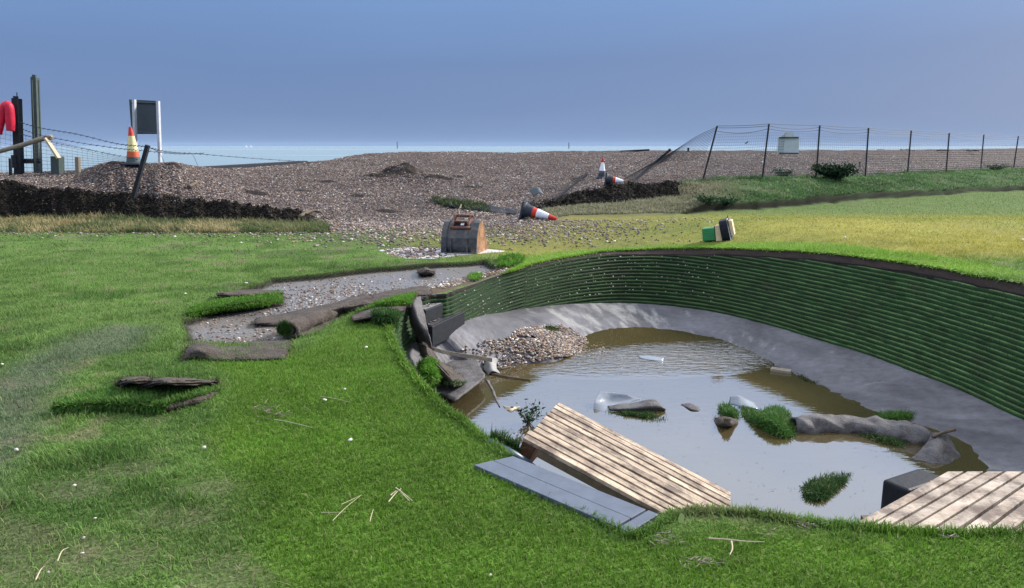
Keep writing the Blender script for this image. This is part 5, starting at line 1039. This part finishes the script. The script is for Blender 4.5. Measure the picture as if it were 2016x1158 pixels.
p_ = PY(1470, 281, 24.9); mb = MB(); mb.add([p_+np.array(q) for q in ((-.05,0,-.03),(0,-.01,.02),(.05,0,.04),(.03,0,-.01),(-.01,.01,-.03))], [(0,1,2,3,4)]); mb.tube([p_+np.array([-.05,0,-.03]), p_+np.array([.05,0,.04])], .014, 5); tag(mb.build('snagged_scrap', M['postblack']), 'tiny black scrap snagged in the fence mesh left of the notice board', 'scrap')
o, g, n = sheet('torn_mat', [[G(850,392)+np.array([0,0,.06]), G(905,402)+np.array([0,0,.10]), G(960,408)+np.array([0,0,.07]), G(1022,417)+np.array([0,0,.05])], [G(858,403)+np.array([0,0,.02]), G(905,412)+np.array([0,0,.03]), G(960,419)+np.array([0,0,.02]), G(1018,424)+np.array([0,0,.02])]], .03, M['postblack'], rough=.05, seed=55, nr=10); tag(o, 'dark torn fringe of turf cutting across the shingle behind the digger bucket', 'turf mat'); pile(g, n, 1300, .12, .02, (.05,.075,.03), o, sel=lambda a, b: b < .7, spread=.5)
for lab, px in (('dark driftwood branch at the foot of the shingle beyond the left cut', [(590,432),(612,421),(632,423),(640,434)]), ('small dark curved branch on the shingle slope right of the mound', [(372,372),(384,367),(392,361)])):
    mb = MB(); pt = catmull([G(*q)+np.array([0,0,.06]) for q in px], 14); mb.tube(pt, np.linspace(.05,.02,14), 7); tag(mb.build('driftwood_branch', M['darkwood'], smooth=True), lab, 'branch')
g_ = G(905, 425); mb = MB(); mb.tube([g_, g_+np.array([-.02,0,.16]), g_+np.array([.02,0,.20]), g_+np.array([.04,0,.28])], [.01,.008,.02,.01], 5); tag(mb.build('tape_scrap', M['coneyellow']), 'thin pale yellow tape scrap upright just behind the digger bucket', 'tape')

# floating grass clippings and foam gathered on the pool
n_ = 700; uu_ = rng.uniform(960, 1880, n_); vv_ = rng.normal(0, 1, n_); q_ = np.array([P(u, 700+(u-1000)*.13+40*v+ (60 if i % 3 else 190), ZW+.004) for i, (u, v) in enumerate(zip(uu_, vv_))]); q_ = q_[sdist(q_[:, 0], q_[:, 1], BOT[::6, :2]) > .5]
tag(blades('floating_litter', q_, np.column_stack([rng.normal(0, 1, len(q_)), rng.normal(0, 1, len(q_)), np.full(len(q_), .05)]), np.full(len(q_), .018), .006, np.tile([.05,.06,.03], (len(q_), 1)), .2, False), 'fine floating grass clippings drifting on the pool', 'litter', kind='stuff')
n_ = 1500; uu_ = rng.uniform(-20, 520, n_); vv_ = rng.uniform(820, 1170, n_); q_ = np.array([P(u, v, .02) for u, v in zip(uu_, vv_)]); _c, _d, bl_ = grass_colour(q_[:, 0], q_[:, 1]); q_ = q_[(bl_ > .15) | (rng.random(n_) < .12)]
tag(blades('thatch', q_, np.column_stack([rng.normal(0, 1, len(q_)), rng.normal(0, 1, len(q_)), np.full(len(q_), .15)]), np.full(len(q_), .038), .004, np.tile([.21,.19,.11], (len(q_), 1)), .4, True), 'pale dead thatch lying on the worn spots of the rough grass', 'grass', kind='stuff')
# --- small litter on the lawn
STN = [(679,772,'right of the loose grey weeds'),(640,793,''),(402,888,'at the left border of the fresh lawn'),(721,688,'near the top of the fresh lawn'),(326,940,'below a bald spot in the rough grass'),(148,963,'in the left rough grass beside a worn patch'),(163,1098,'in the lower left of the rough grass'),(188,1028,'between worn patches at the lower left'),(165,1068,'just above the lowest worn patch'),(96,1136,'nearest the lower left corner'),(150,806,'below the loose turf strip'),(5,722,'at the far left edge of the worn track'),(33,892,'low on the worn track at the left'),(690,873,'in the middle of the fresh lawn'),(1663,472,'in the yellow grass beyond the bunker'),(2012,476,'at the far right of the yellow grass'),(965,1142,'at the very bottom of the fresh lawn'),(365,583,'by the tip of the green turf strip'),(485,562,'on the upper edge of the mud patch')]
for u, v, w_ in STN:
    g_ = G(u, v); s_ = .014 if v < 900 else .009; s_ *= max(1, g_[1]/6); o = pebbles('pale_stone', np.array([g_+np.array([0,0,.02 if v > 600 else .03])]), s_, pr=[0,0,0,0,0,0,1,0,0]); tag(o, 'small pale stone '+(w_ or 'left of a straw on the fresh lawn'), 'stone', 'pale stones dropped on the grass')
def straws(name, label, segs, m='straw', r=.0025, cat='straw', dz=.035):
    mb = MB()
    for s_ in segs: mb.tube(catmull([P(u, v, dz+random.uniform(-.004, .006)) for u, v in s_], 10), np.linspace(r*.7, r*.35, 10), 5)
    o = mb.build(name, M[m]); tag(o, label, cat); return o
straws('broken_straw', 'bent pale straw forming an open arrow shape on the lawn', [[(765,988),(780,970),(790,962)], [(779,960),(795,972),(812,986)], [(782,962),(798,978),(806,986)], [(769,975),(780,966)]], r=.004)
straws('dry_stalk', 'faint forked dry stalk left of the arrow shaped straw', [[(655,1025),(680,1000),(712,974)], [(672,993),(690,985),(708,976)], [(632,1009),(655,1009),(682,1008)]], r=.0025)
straws('dry_stalk', 'long tan stalk beside the loose grey weeds', [[(540,826),(570,831),(615,842)], [(575,833),(600,838)]], r=.004)
straws('dry_stalk', 'thin straight straw pointing at a pale stone near the turf lumps', [[(630,780),(660,785),(690,792)]], r=.003)
straws('dry_stalk', 'short upright straw below the arrow shaped straw', [[(728,1027),(732,1012),(735,1003)]], r=.003)
straws('dry_stalk', 'crooked dry stalk in the lower left worn grass', [[(70,1142),(80,1122),(88,1115)], [(113,1105),(122,1085),(135,1078)]], r=.004)
straws('root_stalk', 'pinkish root with a pale hanging tail lying near the bottom of the lawn', [[(1395,1060),(1430,1062),(1470,1066),(1505,1067)], [(1440,1066),(1442,1080),(1437,1092)]], m='palewood', r=.006, cat='root')
for lab, c_, sp_, n_ in (('tangle of dry twigs left of the pinkish root near the bottom of the lawn', (1375,1104), (34,8), 26), ('loose tangle of pale stems below the right tip of the grey panel', (1300,1058), (28,14), 18), ('grey uprooted weeds spread over the lawn above the long tan stalk', (525,806), (38,13), 26), ('curved dry weed stem near the grass edge below the pool', (1500,1045), (22,5), 8), ('dark weed litter along the grass edge left of the boardwalk', (1580,1032), (28,4), 14), ('curled dead weed lying before the boardwalk section', (1862,1056), (14,4), 7)):
    segs = []
    for i in range(n_):
        u, v = random.gauss(c_[0], sp_[0]*.6), random.gauss(c_[1], sp_[1]*.6); a_ = random.gauss(0, .6); l_ = random.uniform(8, 22); segs.append([(u, v), (u+l_*.5*math.cos(a_)+random.gauss(0, 2), v+l_*.3*math.sin(a_)), (u+l_*math.cos(a_), v+l_*.5*math.sin(a_))])
    straws('dead_weed', lab, segs, m='branch', r=.003, cat='dead weed')['kind'] = 'stuff'
q_ = P(1342, 1020, .05); mb = MB(); mb.add([q_+np.array(x) for x in ((-.012,0,-.022),(-.016,0,0),(-.008,0,.02),(.0,-.002,.026),(.01,0,.014),(.012,0,-.01),(.004,0,-.026))], [(0,1,2,3,4,5,6)], (.35,.42,.15)); tag(mb.build('fallen_leaf', M['leaf']), 'single pale green leaf standing in the grass by the platform end', 'leaf')
# far objects on the water
for u, v, y, lab in ((484,281,2600,'left of two tiny white boats far out on the sea'), (493,281.5,2700,'right of two tiny white boats far out on the sea')):
    p_ = PY(u, v, y); t = thing('boat', lab, 'boat', (p_[0], p_[1], -2.0), group='white boats on the horizon'); mb = MB(); mb.prism([(-1.5,.2),(-1.2,2),(1.2,2),(1.5,.2)], -4, 4); mb.build('hull', M['white'], t); mb = MB(); mb.box((0,0,4), (3,2,4)); mb.build('cabin', M['white'], t)
for u, v, y, lab in ((782,284,1200,'thin marker pole far out at sea above the shingle crest'), (1120,286,1200,'thin marker pole far out at sea left of the driftwood beam')):
    mb = MB(); p_ = PY(u, v, y); mb.tube([(p_[0], y, -2.2), (p_[0], y, p_[2]+4)], .7, 5); tag(mb.build('marker_pole', M['signback']), lab, 'marker pole')

# --- surf on the far sea
mb = MB()
for x0_, x1_, y_, w_ in ((-520, -60, 900, 9), (-900, -380, 1500, 16), (-200, 420, 1500, 14), (-60, 300, 800, 6), (-140, -30, 330, 2.0)):
    xs_ = np.linspace(x0_, x1_, 60); e_ = .35+.65*np.abs(np.sin(xs_*.031+y_))*np.sin(np.linspace(.05, 3.09, 60)); v = [(x, y_-w_*e/2, -2.07) for x, e in zip(xs_, e_)]+[(x, y_+w_*e/2, -2.07) for x, e in zip(xs_, e_)]
    mb.add(v, [(i, i+1, 61+i, 60+i) for i in range(59)])
tag(mb.build('surf', M['white']), 'thin white surf lines on the distant sea', 'surf', kind='stuff')
# --- haze over the sea
mb = MB(); mb.add([(x_, y_, z_) for x_ in (-9000, 9000) for y_ in (-60, 16000) for z_ in (-6, 60)], [(0,1,3,2),(4,6,7,5),(0,4,5,1),(2,3,7,6),(0,2,6,4),(1,5,7,3)])
hm = bpy.data.materials.new('haze'); hm.use_nodes = True; hn = hm.node_tree.nodes; hn.remove(hn['Principled BSDF']); pv_ = hn.new('ShaderNodeVolumePrincipled'); pv_.inputs['Density'].default_value = .000030; pv_.inputs['Color'].default_value = (.50,.66,.90,1); pv_.inputs['Anisotropy'].default_value = 0
hm.node_tree.links.new(pv_.outputs[0], hn['Material Output'].inputs['Volume']); tag(mb.build('haze', hm), kind='stuff')
